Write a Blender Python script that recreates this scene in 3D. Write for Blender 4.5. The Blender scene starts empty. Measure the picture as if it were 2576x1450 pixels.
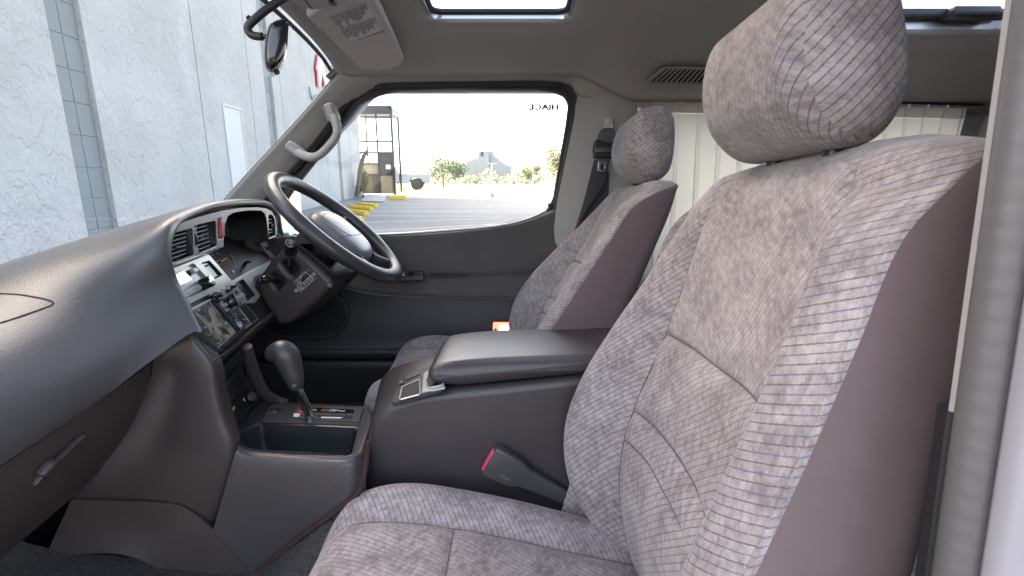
import bpy, bmesh, math, random
from mathutils import Vector, Matrix, noise
R = math.radians
random.seed(7)
scene = bpy.context.scene

# ------------------------------------------------------------------ camera, world, sun, exposure
CAM_H, FPX, CX, CY = 1.30, 1250.0, 1288.0, 725.0
PITCH = math.atan(190 / 1250)
cam_data = bpy.data.cameras.new('camera')
cam_data.sensor_width = 36.0
cam_data.lens = 36.0 * FPX / 2576.0
cam_data.clip_start = 0.01
cam_data.clip_end = 3000
cam = bpy.data.objects.new('camera', cam_data)
scene.collection.objects.link(cam)
cam.location = (0, 0, CAM_H)
cam.rotation_euler = (R(90) - PITCH, 0, 0)
scene.camera = cam
cam_data.dof.use_dof = True
cam_data.dof.focus_distance = 1.7
cam_data.dof.aperture_fstop = 16

SUN_EL, SUN_AZ = R(38), R(-62)          # azimuth from +Y towards +X: the sun stands behind the building
sun_dir = Vector((math.sin(SUN_AZ) * math.cos(SUN_EL), math.cos(SUN_AZ) * math.cos(SUN_EL), math.sin(SUN_EL)))
world = bpy.data.worlds.new('World')
scene.world = world
world.use_nodes = True
wn = world.node_tree
bg = wn.nodes['Background']
sky = wn.nodes.new('ShaderNodeTexSky')
sky.sky_type = 'NISHITA'
sky.sun_disc = False
sky.sun_elevation = SUN_EL
sky.sun_rotation = SUN_AZ
sky.air_density = 0.7
sky.dust_density = 4.0
sky.ozone_density = 0.0
wn.links.new(sky.outputs[0], bg.inputs[0])
bg.inputs[1].default_value = 0.15
sun_data = bpy.data.lights.new('sun', 'SUN')
sun_data.energy = 3.0
sun_data.angle = R(0.6)
sun_data.color = (1.0, 0.95, 0.88)
sun = bpy.data.objects.new('sun', sun_data)
scene.collection.objects.link(sun)
sun.rotation_euler = sun_dir.to_track_quat('Z', 'Y').to_euler()
vs = scene.view_settings
vs.view_transform = 'Standard'
vs.look = 'None'
vs.gamma = 1.0
vs.use_curve_mapping = False
vs.exposure = 3.5
vs.use_white_balance = True
vs.white_balance_temperature = 8100
vs.white_balance_tint = 10
cy = scene.cycles
cy.use_denoising = True
cy.max_bounces = 14
cy.diffuse_bounces = 7
cy.glossy_bounces = 5
cy.transmission_bounces = 8
cy.transparent_max_bounces = 24
cy.sample_clamp_indirect = 6.0
cy.caustics_reflective = False
cy.caustics_refractive = False

# ------------------------------------------------------------------ photo pixel (2576 wide) -> direction -> point on a known plane
COSP, SINP = math.cos(PITCH), math.sin(PITCH)
CAMP = Vector((0, 0, CAM_H))
def ray(u, v):
    a = (u - CX) / FPX; b = (CY - v) / FPX
    return Vector((a, COSP + b * SINP, b * COSP - SINP))
def P(u, v, X=None, Y=None, Z=None):
    r = ray(u, v)
    t = Y / r.y if Y is not None else X / r.x if X is not None else (Z - CAM_H) / r.z
    return CAMP + r * t
class Frame:
    """A plane with two axes; to3 gives a point, pix the plane coordinates under a photo pixel."""
    def __init__(s, o, e1, e2):
        s.o = Vector(o); s.e1 = Vector(e1).normalized()
        e2 = Vector(e2); s.e2 = (e2 - s.e1 * e2.dot(s.e1)).normalized(); s.n = s.e1.cross(s.e2)
        s.m = Matrix((s.e1, s.e2, s.n)).transposed()
    def to3(s, a, b, c=0.0): return s.o + s.e1 * a + s.e2 * b + s.n * c
    def hit(s, u, v, c=0.0):
        r = ray(u, v); o = s.o + s.n * c
        return CAMP + r * ((o - CAMP).dot(s.n) / r.dot(s.n))
    def pix(s, u, v, c=0.0):
        d = s.hit(u, v, c) - s.o
        return (d.dot(s.e1), d.dot(s.e2))
def zoomer(x0, y0, k):
    k2 = k * 4096 / 2576
    return lambda x, y: (x0 / (4096 / 2576) + x / k2, y0 / (4096 / 2576) + y / k2)
Z1 = zoomer(640, 820, 4.265); Z2 = zoomer(640, 1020, 3.296); Z3 = zoomer(1050, 900, 3.1525)
Z4 = zoomer(840, 1320, 2.6857); Z5 = zoomer(2300, 350, 2.23); Z6 = zoomer(3500, 0, 2.072)
Z8 = zoomer(980, 0, 3.4528); K1 = zoomer(0, 0, 1.813); K2 = zoomer(1000, 0, 1.813)
K5 = zoomer(1000, 640, 3.1525); K6 = zoomer(1300, 800, 1.611); K7 = zoomer(0, 1300, 1.4427)

# ------------------------------------------------------------------ materials
MATS = {}
def nodes_of(name):
    m = bpy.data.materials.new(name); m.use_nodes = True
    return m, m.node_tree.nodes, m.node_tree.links, m.node_tree.nodes['Principled BSDF']
def pbr(name, col, rough=0.5, metal=0.0, grain=None, mottle=0.0, mscale=8.0, rvar=0.0, sheen=0.0, spec=0.5, coat=0.0, emit=None):
    """grain = (scale, strength, distance, kind)"""
    m, N, L, b = nodes_of(name)
    b.inputs['Base Color'].default_value = (*col, 1); b.inputs['Roughness'].default_value = rough
    b.inputs['Metallic'].default_value = metal; b.inputs['Specular IOR Level'].default_value = spec
    b.inputs['Coat Weight'].default_value = coat
    if sheen:
        b.inputs['Sheen Weight'].default_value = sheen; b.inputs['Sheen Roughness'].default_value = 0.4
    if emit:
        b.inputs['Emission Color'].default_value = (*emit[0], 1); b.inputs['Emission Strength'].default_value = emit[1]
    tc = N.new('ShaderNodeTexCoord')
    if mottle or rvar:
        nz = N.new('ShaderNodeTexNoise'); nz.inputs['Scale'].default_value = mscale; nz.inputs['Detail'].default_value = 6
        nz.inputs['Roughness'].default_value = 0.65
        L.new(tc.outputs['Object'], nz.inputs['Vector'])
        if mottle:
            rp = N.new('ShaderNodeMapRange'); rp.inputs['From Min'].default_value = 0.3; rp.inputs['From Max'].default_value = 0.7
            rp.inputs['To Min'].default_value = 1 - mottle; rp.inputs['To Max'].default_value = 1 + mottle
            L.new(nz.outputs['Fac'], rp.inputs['Value'])
            mx = N.new('ShaderNodeMix'); mx.data_type = 'RGBA'; mx.blend_type = 'MULTIPLY'; mx.inputs[0].default_value = 1
            mx.inputs[6].default_value = (*col, 1); L.new(rp.outputs[0], mx.inputs[7]); L.new(mx.outputs[2], b.inputs['Base Color'])
        if rvar:
            rr = N.new('ShaderNodeMapRange'); rr.inputs['From Min'].default_value = 0.3; rr.inputs['From Max'].default_value = 0.7
            rr.inputs['To Min'].default_value = max(0.05, rough - rvar); rr.inputs['To Max'].default_value = min(1, rough + rvar)
            L.new(nz.outputs['Fac'], rr.inputs['Value']); L.new(rr.outputs[0], b.inputs['Roughness'])
    if grain:
        sc, st, dist, kind = grain
        if kind == 'leather':
            t = N.new('ShaderNodeTexVoronoi'); t.feature = 'SMOOTH_F1'; t.inputs['Scale'].default_value = sc; out = t.outputs['Distance']
            t.inputs['Smoothness'].default_value = 0.4
        else:
            t = N.new('ShaderNodeTexNoise'); t.inputs['Scale'].default_value = sc; t.inputs['Detail'].default_value = 4; out = t.outputs['Fac']
        L.new(tc.outputs['Object'], t.inputs['Vector'])
        bp = N.new('ShaderNodeBump'); bp.inputs['Strength'].default_value = st; bp.inputs['Distance'].default_value = dist
        L.new(out, bp.inputs['Height']); L.new(bp.outputs[0], b.inputs['Normal'])
    MATS[name] = m
    return m
GR = (420, 0.28, 0.0011, 'leather')
pbr('dash_skin', (0.085, 0.081, 0.083), 0.36, grain=GR, mottle=0.06, rvar=0.04, spec=0.6)
pbr('dash_lower', (0.050, 0.0385, 0.036), 0.42, grain=GR, mottle=0.06, rvar=0.05)
pbr('console_plastic', (0.050, 0.043, 0.045), 0.34, grain=GR, mottle=0.06, rvar=0.05)
pbr('bezel_silver', (0.38, 0.40, 0.40), 0.34, metal=0.2, grain=(900, 0.08, 0.0005, 'noise'), rvar=0.04)
pbr('button_grey', (0.33, 0.34, 0.34), 0.35, rvar=0.05, mscale=40)
pbr('black_plastic', (0.014, 0.014, 0.016), 0.38, rvar=0.08, mscale=20)
pbr('black_satin', (0.022, 0.023, 0.026), 0.45, grain=(700, 0.15, 0.0006, 'noise'))
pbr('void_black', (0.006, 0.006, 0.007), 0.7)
pbr('gloss_black', (0.012, 0.012, 0.013), 0.12, coat=0.3)
pbr('rubber', (0.016, 0.016, 0.018), 0.6, rvar=0.1)
pbr('chrome', (0.75, 0.76, 0.78), 0.14, metal=1.0)
pbr('dull_metal', (0.42, 0.43, 0.45), 0.32, metal=1.0)
pbr('headliner', (0.345, 0.325, 0.312), 0.9, grain=(900, 0.25, 0.0008, 'noise'), mottle=0.05, sheen=0.1)
pbr('visor_vinyl', (0.50, 0.46, 0.42), 0.75, grain=(700, 0.2, 0.0008, 'noise'), mottle=0.04)
pbr('trim_beige', (0.275, 0.258, 0.240), 0.55, grain=(600, 0.2, 0.0008, 'leather'), mottle=0.03)
pbr('trim_light', (0.36, 0.34, 0.318), 0.5, grain=(600, 0.2, 0.0008, 'leather'))
pbr('door_suede', (0.070, 0.062, 0.057), 0.92, grain=(300, 0.2, 0.001, 'noise'), mottle=0.16, mscale=7, sheen=0.25)
pbr('door_plastic', (0.030, 0.029, 0.031), 0.5, grain=GR)
pbr('seat_side', (0.150, 0.106, 0.108), 0.9, grain=(1400, 0.3, 0.0006, 'noise'), mottle=0.05, mscale=30, sheen=0.15)
pbr('seam_thread', (0.125, 0.098, 0.100), 0.9)
pbr('wheel_leather', (0.040, 0.037, 0.037), 0.34, grain=(260, 0.35, 0.0012, 'leather'), rvar=0.06, mscale=30)
pbr('wheel_pad', (0.16, 0.155, 0.155), 0.36, grain=GR, rvar=0.04)
pbr('knob_leather', (0.042, 0.039, 0.041), 0.36, grain=(420, 0.3, 0.001, 'leather'))
pbr('carpet', (0.062, 0.056, 0.057), 0.95, grain=(260, 1.0, 0.010, 'noise'), mottle=0.6, mscale=190)
pbr('edging', (0.050, 0.020, 0.020), 0.9, grain=(500, 0.8, 0.003, 'noise'), mottle=0.3, mscale=200)
pbr('red_plastic', (0.42, 0.035, 0.045), 0.3)
pbr('red_lens', (0.55, 0.02, 0.03), 0.2)
pbr('pink_button', (0.75, 0.06, 0.16), 0.4)
pbr('orange_mark', (0.75, 0.28, 0.02), 0.5)
pbr('red_mark', (0.35, 0.01, 0.02), 0.5)
pbr('white_print', (0.75, 0.76, 0.77), 0.5)
pbr('green_print', (0.02, 0.35, 0.22), 0.5)
pbr('orange_print', (0.75, 0.13, 0.03), 0.5)
pbr('grey_print', (0.16, 0.17, 0.18), 0.5)
pbr('ink', (0.03, 0.03, 0.03), 0.6)
pbr('glass_grey_print', (0.02, 0.021, 0.022), 0.5)
pbr('label_paper', (0.52, 0.51, 0.48), 0.45, mottle=0.05)
pbr('sticker_blue', (0.28, 0.46, 0.55), 0.4)
pbr('belt_web', (0.030, 0.028, 0.029), 0.75, grain=(900, 0.5, 0.001, 'noise'))
pbr('belt_plastic', (0.060, 0.057, 0.056), 0.42, grain=(600, 0.1, 0.0006, 'noise'))
pbr('body_paint', (0.43, 0.42, 0.46), 0.28, metal=0.25, coat=0.5)
pbr('hood_dark', (0.010, 0.010, 0.011), 0.55)
pbr('lens_floor', (0.004, 0.0042, 0.005), 0.5, spec=0.06)
pbr('foam', (0.40, 0.33, 0.20), 0.9, mottle=0.25, mscale=60)
pbr('cream_mirror', (0.88, 0.9, 0.92), 0.02, metal=1.0)
pbr('alu', (0.60, 0.62, 0.65), 0.38, metal=0.8)
pbr('hanger_white', (0.75, 0.74, 0.70), 0.5)

def glass_mat(name, tint=(0.97, 0.99, 0.985), refl=0.5):
    """thin pane: clear with a mirror share that grows towards grazing view (same from both sides)"""
    m, N, L, b = nodes_of(name); N.remove(b)
    tr = N.new('ShaderNodeBsdfTransparent'); tr.inputs[0].default_value = (*tint, 1)
    gl = N.new('ShaderNodeBsdfGlossy'); gl.inputs['Roughness'].default_value = 0.01
    ge = N.new('ShaderNodeNewGeometry'); dt = N.new('ShaderNodeVectorMath'); dt.operation = 'DOT_PRODUCT'
    L.new(ge.outputs['Incoming'], dt.inputs[0]); L.new(ge.outputs['Normal'], dt.inputs[1])
    def mt(op, x, y=None):
        n = N.new('ShaderNodeMath'); n.operation = op
        for k, q in enumerate((x, y)):
            if q is None: continue
            if isinstance(q, (int, float)): n.inputs[k].default_value = q
            else: L.new(q, n.inputs[k])
        return n.outputs[0]
    f = mt('ADD', mt('MULTIPLY', mt('POWER', mt('SUBTRACT', 1.0, mt('ABSOLUTE', dt.outputs['Value'])), 5.0), 0.9), 0.04)
    f = mt('MULTIPLY', f, refl)
    mx = N.new('ShaderNodeMixShader'); L.new(f, mx.inputs[0])
    L.new(tr.outputs[0], mx.inputs[1]); L.new(gl.outputs[0], mx.inputs[2]); L.new(mx.outputs[0], N['Material Output'].inputs[0])
    MATS[name] = m
pbr('jamb_rubber', (0.115, 0.108, 0.108), 0.5)
glass_mat('windshield_glass', (0.97, 0.99, 0.985))
glass_mat('side_glass', (0.97, 0.99, 0.985))
glass_mat('lens_glass', (0.85, 0.86, 0.87))

def fabric_mat():
    m, N, L, b = nodes_of('stripe_velour')
    uv = N.new('ShaderNodeUVMap'); uv.uv_map = 'fab'
    sp = N.new('ShaderNodeSeparateXYZ'); L.new(uv.outputs[0], sp.inputs[0])
    tc = N.new('ShaderNodeTexCoord')
    def math_(op, a=None, bv=None, av=None, b_=None):
        n = N.new('ShaderNodeMath'); n.operation = op
        if a is not None: L.new(a, n.inputs[0])
        if av is not None: n.inputs[0].default_value = av
        if b_ is not None: L.new(b_, n.inputs[1])
        if bv is not None: n.inputs[1].default_value = bv
        return n.outputs[0]
    wob = N.new('ShaderNodeTexNoise'); wob.inputs['Scale'].default_value = 300; wob.inputs['Detail'].default_value = 2
    L.new(uv.outputs[0], wob.inputs['Vector'])
    wb = math_('MULTIPLY', math_('SUBTRACT', wob.outputs['Fac'], 0.5), 0.0016)
    x = math_('ADD', sp.outputs[0], b_=wb)
    per = 0.0086
    t = math_('MULTIPLY', x, 1 / per)
    fr = math_('FRACT', t)
    d = math_('ABSOLUTE', math_('SUBTRACT', fr, 0.5))
    line = N.new('ShaderNodeMapRange'); line.inputs['From Min'].default_value = 0.035; line.inputs['From Max'].default_value = 0.11
    line.inputs['To Min'].default_value = 1; line.inputs['To Max'].default_value = 0; L.new(d, line.inputs['Value'])
    # broken thread along the line
    br = N.new('ShaderNodeTexNoise'); br.inputs['Scale'].default_value = 500; L.new(uv.outputs[0], br.inputs['Vector'])
    brr = N.new('ShaderNodeMapRange'); brr.inputs['From Min'].default_value = 0.3; brr.inputs['From Max'].default_value = 0.55
    brr.inputs['To Min'].default_value = 0.35; brr.inputs['To Max'].default_value = 1.0; L.new(br.outputs['Fac'], brr.inputs['Value'])
    fac = math_('MULTIPLY', line.outputs[0], b_=brr.outputs[0])
    par = math_('MODULO', math_('FLOOR', t), 2.0)
    par = math_('ABSOLUTE', par)
    lc = N.new('ShaderNodeMix'); lc.data_type = 'RGBA'; lc.inputs[6].default_value = (0.150, 0.088, 0.084, 1); lc.inputs[7].default_value = (0.150, 0.122, 0.185, 1)
    L.new(par, lc.inputs[0])
    # mottled velour ground: crushed pile patches
    n1 = N.new('ShaderNodeTexNoise'); n1.inputs['Scale'].default_value = 95; n1.inputs['Detail'].default_value = 5; n1.inputs['Roughness'].default_value = 0.7
    mp = N.new('ShaderNodeMapping'); mp.inputs['Scale'].default_value = (0.6, 1.1, 1); mp.inputs['Rotation'].default_value = (0, 0, 0.6); L.new(uv.outputs[0], mp.inputs[0]); L.new(mp.outputs[0], n1.inputs['Vector'])
    n2 = N.new('ShaderNodeTexNoise'); n2.inputs['Scale'].default_value = 14; n2.inputs['Detail'].default_value = 4; L.new(uv.outputs[0], n2.inputs['Vector'])
    sm = math_('ADD', math_('MULTIPLY', n1.outputs['Fac'], 0.62), b_=math_('MULTIPLY', n2.outputs['Fac'], 0.38))
    rp = N.new('ShaderNodeValToRGB'); L.new(sm, rp.inputs[0])
    rp.color_ramp.elements[0].position = 0.40; rp.color_ramp.elements[0].color = (0.200, 0.170, 0.170, 1)
    rp.color_ramp.elements[1].position = 0.60; rp.color_ramp.elements[1].color = (0.405, 0.364, 0.360, 1)
    n3 = N.new('ShaderNodeTexNoise'); n3.inputs['Scale'].default_value = 1500; n3.inputs['Detail'].default_value = 1; L.new(tc.outputs['Object'], n3.inputs['Vector'])
    fm = N.new('ShaderNodeMapRange'); fm.inputs['To Min'].default_value = 0.72; fm.inputs['To Max'].default_value = 1.28; L.new(n3.outputs['Fac'], fm.inputs['Value'])
    g = N.new('ShaderNodeMix'); g.data_type = 'RGBA'; g.blend_type = 'MULTIPLY'; g.inputs[0].default_value = 1
    L.new(rp.outputs[0], g.inputs[6]); L.new(fm.outputs[0], g.inputs[7])
    mx = N.new('ShaderNodeMix'); mx.data_type = 'RGBA'; L.new(fac, mx.inputs[0]); L.new(g.outputs[2], mx.inputs[6]); L.new(lc.outputs[2], mx.inputs[7])
    L.new(mx.outputs[2], b.inputs['Base Color'])
    b.inputs['Roughness'].default_value = 0.85; b.inputs['Sheen Weight'].default_value = 0.35; b.inputs['Sheen Roughness'].default_value = 0.35
    b.inputs['Specular IOR Level'].default_value = 0.2
    hh = math_('SUBTRACT', math_('MULTIPLY', n3.outputs['Fac'], 0.5), b_=math_('MULTIPLY', line.outputs[0], 0.9))
    bp = N.new('ShaderNodeBump'); bp.inputs['Strength'].default_value = 0.5; bp.inputs['Distance'].default_value = 0.0012
    L.new(hh, bp.inputs['Height']); L.new(bp.outputs[0], b.inputs['Normal'])
    MATS['stripe_velour'] = m
fabric_mat()

# ------------------------------------------------------------------ object helpers
COL = scene.collection
def tag(o, label=None, cat=None, group=None, kind=None):
    if label: o['label'] = label
    if cat: o['category'] = cat
    if group: o['group'] = group
    if kind: o['kind'] = kind
    return o
def thing(name, label, cat, loc=(0, 0, 0), group=None):
    o = bpy.data.objects.new(name, None); COL.objects.link(o); o.location = loc
    o.empty_display_size = 0.05
    return tag(o, label, cat, group)
def adopt(o, parent):
    if parent is not None:
        o.parent = parent
        if parent.type == 'EMPTY': o.matrix_parent_inverse = Matrix.Translation(-parent.location)
    return o
def mat_of(m): return MATS[m] if isinstance(m, str) else m
def link(name, me, mat, parent=None, smooth=True, angle=35):
    if mat is not None and not me.materials: me.materials.append(mat_of(mat))
    if smooth:
        me.polygons.foreach_set('use_smooth', [True] * len(me.polygons))
        if angle < 180: me.set_sharp_from_angle(angle=R(angle))
    o = bpy.data.objects.new(name, me); COL.objects.link(o)
    return adopt(o, parent)
def mesh(name, verts, faces, mat, parent=None, smooth=True, angle=35):
    me = bpy.data.meshes.new(name); me.from_pydata([tuple(v) for v in verts], [], faces); me.update()
    return link(name, me, mat, parent, smooth, angle)
def bm_obj(name, bm, mat, parent=None, smooth=True, angle=35):
    me = bpy.data.meshes.new(name); bmesh.ops.recalc_face_normals(bm, faces=bm.faces); bm.to_mesh(me); bm.free()
    return link(name, me, mat, parent, smooth, angle)
def gauss(d, w): return math.exp(-(d / w) ** 2)
def catmull(pts, n, closed=False):
    pts = [Vector(p) for p in pts]; out = []; m = len(pts)
    segs = m if closed else m - 1
    for i in range(segs):
        if closed: p0, p1, p2, p3 = pts[(i - 1) % m], pts[i], pts[(i + 1) % m], pts[(i + 2) % m]
        else: p0, p1, p2, p3 = pts[max(i - 1, 0)], pts[i], pts[i + 1], pts[min(i + 2, m - 1)]
        for k in range(n):
            t = k / n
            out.append(0.5 * ((2 * p1) + (p2 - p0) * t + (2 * p0 - 5 * p1 + 4 * p2 - p3) * t * t + (3 * p1 - p0 - 3 * p2 + p3) * t ** 3))
    if not closed: out.append(pts[-1])
    return out
def lerp_table(tab, x):
    if x <= tab[0][0]: return tab[0][1]
    for (a, va), (b, vb) in zip(tab, tab[1:]):
        if x <= b:
            t = (x - a) / (b - a); return va + (vb - va) * t
    return tab[-1][1]
def smooth_table(tab, x):
    """Catmull-Rom through a table of (x, value)."""
    n = len(tab)
    if x <= tab[0][0]: return tab[0][1]
    if x >= tab[-1][0]: return tab[-1][1]
    for i in range(n - 1):
        if x <= tab[i + 1][0]:
            x0, y0 = tab[i]; x1, y1 = tab[i + 1]; h = x1 - x0; t = (x - x0) / h
            m0 = (y1 - tab[i - 1][1]) / (x1 - tab[i - 1][0]) * h if i > 0 else (y1 - y0)
            m1 = (tab[i + 2][1] - y0) / (tab[i + 2][0] - x0) * h if i < n - 2 else (y1 - y0)
            return (2*t**3-3*t*t+1)*y0 + (t**3-2*t*t+t)*m0 + (-2*t**3+3*t*t)*y1 + (t**3-t*t)*m1
def grid_faces(nr, nc, closed_c=False, off=0):
    f = []
    for i in range(nr - 1):
        for j in range(nc if closed_c else nc - 1):
            k = (j + 1) % nc
            f.append((off + i * nc + j, off + i * nc + k, off + (i + 1) * nc + k, off + (i + 1) * nc + j))
    return f
def loft(name, secs, mat, parent=None, closed=True, caps=True, angle=40, flip=False):
    nc = len(secs[0]); v = [p for s in secs for p in s]; f = grid_faces(len(secs), nc, closed)
    if closed and caps:
        f.append(tuple(reversed(range(nc)))); f.append(tuple((len(secs) - 1) * nc + j for j in range(nc)))
    bm = bmesh.new(); vs_ = [bm.verts.new(p) for p in v]
    for q in f:
        try: bm.faces.new([vs_[i] for i in q])
        except ValueError: pass
    bmesh.ops.recalc_face_normals(bm, faces=bm.faces)
    if flip: bmesh.ops.reverse_faces(bm, faces=bm.faces)
    me = bpy.data.meshes.new(name); bm.to_mesh(me); bm.free()
    return link(name, me, mat, parent, True, angle)
def sheet(name, rows, mat, thick=0.004, parent=None, angle=60, sub=0):
    """a surface through rows of points, given real thickness on the far side of its normals"""
    nc = len(rows[0]); bm = bmesh.new(); vs_ = [bm.verts.new(p) for r in rows for p in r]
    for q in grid_faces(len(rows), nc): bm.faces.new([vs_[i] for i in q])
    bm.normal_update()
    if thick:
        ns = [v.normal.copy() for v in vs_]
        vb = [bm.verts.new(v.co - n * thick) for v, n in zip(vs_, ns)]
        for q in grid_faces(len(rows), nc): bm.faces.new([vb[i] for i in reversed(q)])
        nr = len(rows)
        rim = [j for j in range(nc)] + [i * nc + nc - 1 for i in range(1, nr)] + [(nr - 1) * nc + j for j in range(nc - 2, -1, -1)] + [i * nc for i in range(nr - 2, 0, -1)]
        for a, b in zip(rim, rim[1:] + rim[:1]): bm.faces.new([vs_[b], vs_[a], vb[a], vb[b]])
    me = bpy.data.meshes.new(name); bm.to_mesh(me); bm.free()
    return link(name, me, mat, parent, True, angle)
def surf(ctrl, nu, nv):
    """smooth grid through a net of control points (rows x cols)"""
    rows = [catmull(r, nv) for r in ctrl]
    cols = [catmull([r[j] for r in rows], nu) for j in range(len(rows[0]))]
    return [[cols[j][i] for j in range(len(cols))] for i in range(len(cols[0]))]
def tube(name, pts, rad, mat, parent=None, n=12, closed=False, caps=True, smoothn=0, flat=None, up=None):
    pts = [Vector(p) for p in pts]
    if smoothn: pts = catmull(pts, smoothn, closed)
    m = len(pts); rr = rad if isinstance(rad, (list, tuple)) else [rad] * m
    if len(rr) != m:
        rr = [lerp_table([(i / (len(rr) - 1), q) for i, q in enumerate(rr)], k / (m - 1)) for k in range(m)]
    secs = []; u = None
    for i in range(m):
        if closed: t = (pts[(i + 1) % m] - pts[i - 1]).normalized()
        else: t = (pts[min(i + 1, m - 1)] - pts[max(i - 1, 0)]).normalized()
        if up is not None: u = Vector(up)
        if u is None:
            u = Vector((0, 0, 1)) if abs(t.z) < 0.9 else Vector((1, 0, 0))
        u = (u - t * u.dot(t)).normalized(); w = t.cross(u)
        fl = flat or 1.0
        secs.append([pts[i] + (u * math.cos(2 * math.pi * k / n) + w * math.sin(2 * math.pi * k / n) * fl) * rr[i] for k in range(n)])
    if closed: secs.append(secs[0])
    return loft(name, secs, mat, parent, True, caps and not closed, angle=50)
def cyl(name, a, b, r0, r1, mat, parent=None, n=24, bevel=0.0):
    a = Vector(a); b = Vector(b); d = (b - a); L = d.length; d.normalize()
    if bevel:
        pr = [(0, max(r0 - bevel, 1e-4)), (bevel * .3, r0 - bevel * .3), (bevel, r0), (L - bevel, r1), (L - bevel * .3, r1 - bevel * .3), (L, max(r1 - bevel, 1e-4))]
    else: pr = [(0, r0), (L, r1)]
    u = d.orthogonal().normalized(); w = d.cross(u)
    secs = [[a + d * h + (u * math.cos(2 * math.pi * k / n) + w * math.sin(2 * math.pi * k / n)) * r for k in range(n)] for h, r in pr]
    return loft(name, secs, mat, parent, True, True, angle=40)
def lathe(name, o, ax, prof, mat, parent=None, n=28):
    o = Vector(o); ax = Vector(ax).normalized(); u = ax.orthogonal().normalized(); w = ax.cross(u)
    secs = [[o + ax * h + (u * math.cos(2 * math.pi * k / n) + w * math.sin(2 * math.pi * k / n)) * max(r, 1e-5) for k in range(n)] for r, h in prof]
    return loft(name, secs, mat, parent, True, True, angle=40)
def rbox(name, c, dims, mat, parent=None, axes=None, bevel=0.003, seg=2, taper=None):
    bm = bmesh.new(); bmesh.ops.create_cube(bm, size=1.0)
    for v in bm.verts:
        v.co = Vector((v.co.x * dims[0], v.co.y * dims[1], v.co.z * dims[2]))
        if taper and v.co.z > 0: v.co.x *= taper[0]; v.co.y *= taper[1]
    if bevel: bmesh.ops.bevel(bm, geom=list(bm.edges), offset=min(bevel, min(dims) * 0.45), segments=seg, profile=0.5, affect='EDGES')
    M = (axes.m.to_4x4() if isinstance(axes, Frame) else axes.to_4x4() if axes is not None else Matrix.Identity(4))
    bmesh.ops.transform(bm, matrix=Matrix.Translation(Vector(c)) @ M, verts=bm.verts)
    return bm_obj(name, bm, mat, parent, True, 40)
def fillet(pts, r, n=4):
    """round the corners of a 2-D polygon"""
    out = []; m = len(pts)
    for i in range(m):
        a, b, c = Vector(pts[i - 1]), Vector(pts[i]), Vector(pts[(i + 1) % m])
        u = (a - b); w = (c - b); rr = min(r, u.length * 0.45, w.length * 0.45)
        p = b + u.normalized() * rr; q = b + w.normalized() * rr
        for k in range(n + 1):
            t = k / n; out.append((1 - t) ** 2 * p + 2 * t * (1 - t) * b + t * t * q)
    return [(p.x, p.y) for p in out]
def plate(name, outer, mat, fr, holes=(), top=0.0, thick=0.004, bevel=0.0008, parent=None, angle=30, bres=2):
    """flat panel with holes: 2-D outlines in a Frame, front face at height top, bevelled rims"""
    cu = bpy.data.curves.new('outline', 'CURVE'); cu.dimensions = '2D'; cu.fill_mode = 'BOTH'
    for loop in [outer] + list(holes):
        sp = cu.splines.new('POLY'); sp.points.add(len(loop) - 1); sp.use_cyclic_u = True
        for p, q in zip(sp.points, loop): p.co = (q[0], q[1], 0, 1)
    bevel = min(bevel, thick * 0.45)
    cu.extrude = thick / 2 - bevel; cu.bevel_depth = bevel; cu.bevel_resolution = bres; cu.offset = -bevel
    tmp = bpy.data.objects.new('outline', cu); me = bpy.data.meshes.new_from_object(tmp)
    bpy.data.objects.remove(tmp); bpy.data.curves.remove(cu)
    M = Matrix.Translation(fr.to3(0, 0, top - thick / 2)) @ fr.m.to_4x4()
    me.transform(M); me.name = name; me.materials.clear()
    return link(name, me, mat, parent, True, angle)
def text(name, s, mat, fr, at, size, parent=None, rot=0.0, top=0.0006, align='CENTER', mirror=False, sx=1.0, thick=0.0002, bold=0.0):
    cu = bpy.data.curves.new('text', 'FONT'); cu.body = s; cu.size = size; cu.align_x = align; cu.align_y = 'CENTER'; cu.extrude = thick
    cu.resolution_u = 2; cu.offset = bold
    tmp = bpy.data.objects.new('text', cu); me = bpy.data.meshes.new_from_object(tmp)
    bpy.data.objects.remove(tmp); bpy.data.curves.remove(cu)
    S = Matrix.Diagonal((-sx if mirror else sx, 1, 1, 1))
    me.transform(Matrix.Translation(fr.to3(at[0], at[1], top)) @ fr.m.to_4x4() @ Matrix.Rotation(rot, 4, 'Z') @ S)
    me.name = name; me.materials.clear()
    return link(name, me, mat, parent, False)
def pixpoly(fr, zf, pts, r=0.0, n=4, c=0.0):
    q = [fr.pix(*zf(*p), c) for p in pts]
    return fillet(q, r, n) if r else q
ID = lambda x, y: (x, y)
# ------------------------------------------------------------------ outside: a lot that rises away from the van, the stuccoed building, cars and trees
TILT = R(4.33)
RT = Matrix.Rotation(TILT, 3, 'X')
def ex(x, y, z=0.0): return RT @ Vector((x, y, z))
GF = Frame((0, 0, 0), RT @ Vector((1, 0, 0)), RT @ Vector((0, 1, 0)))      # the ground plane, n is up
UPE = GF.n
def gnd(u, v): return GF.hit(u, v)

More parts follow.
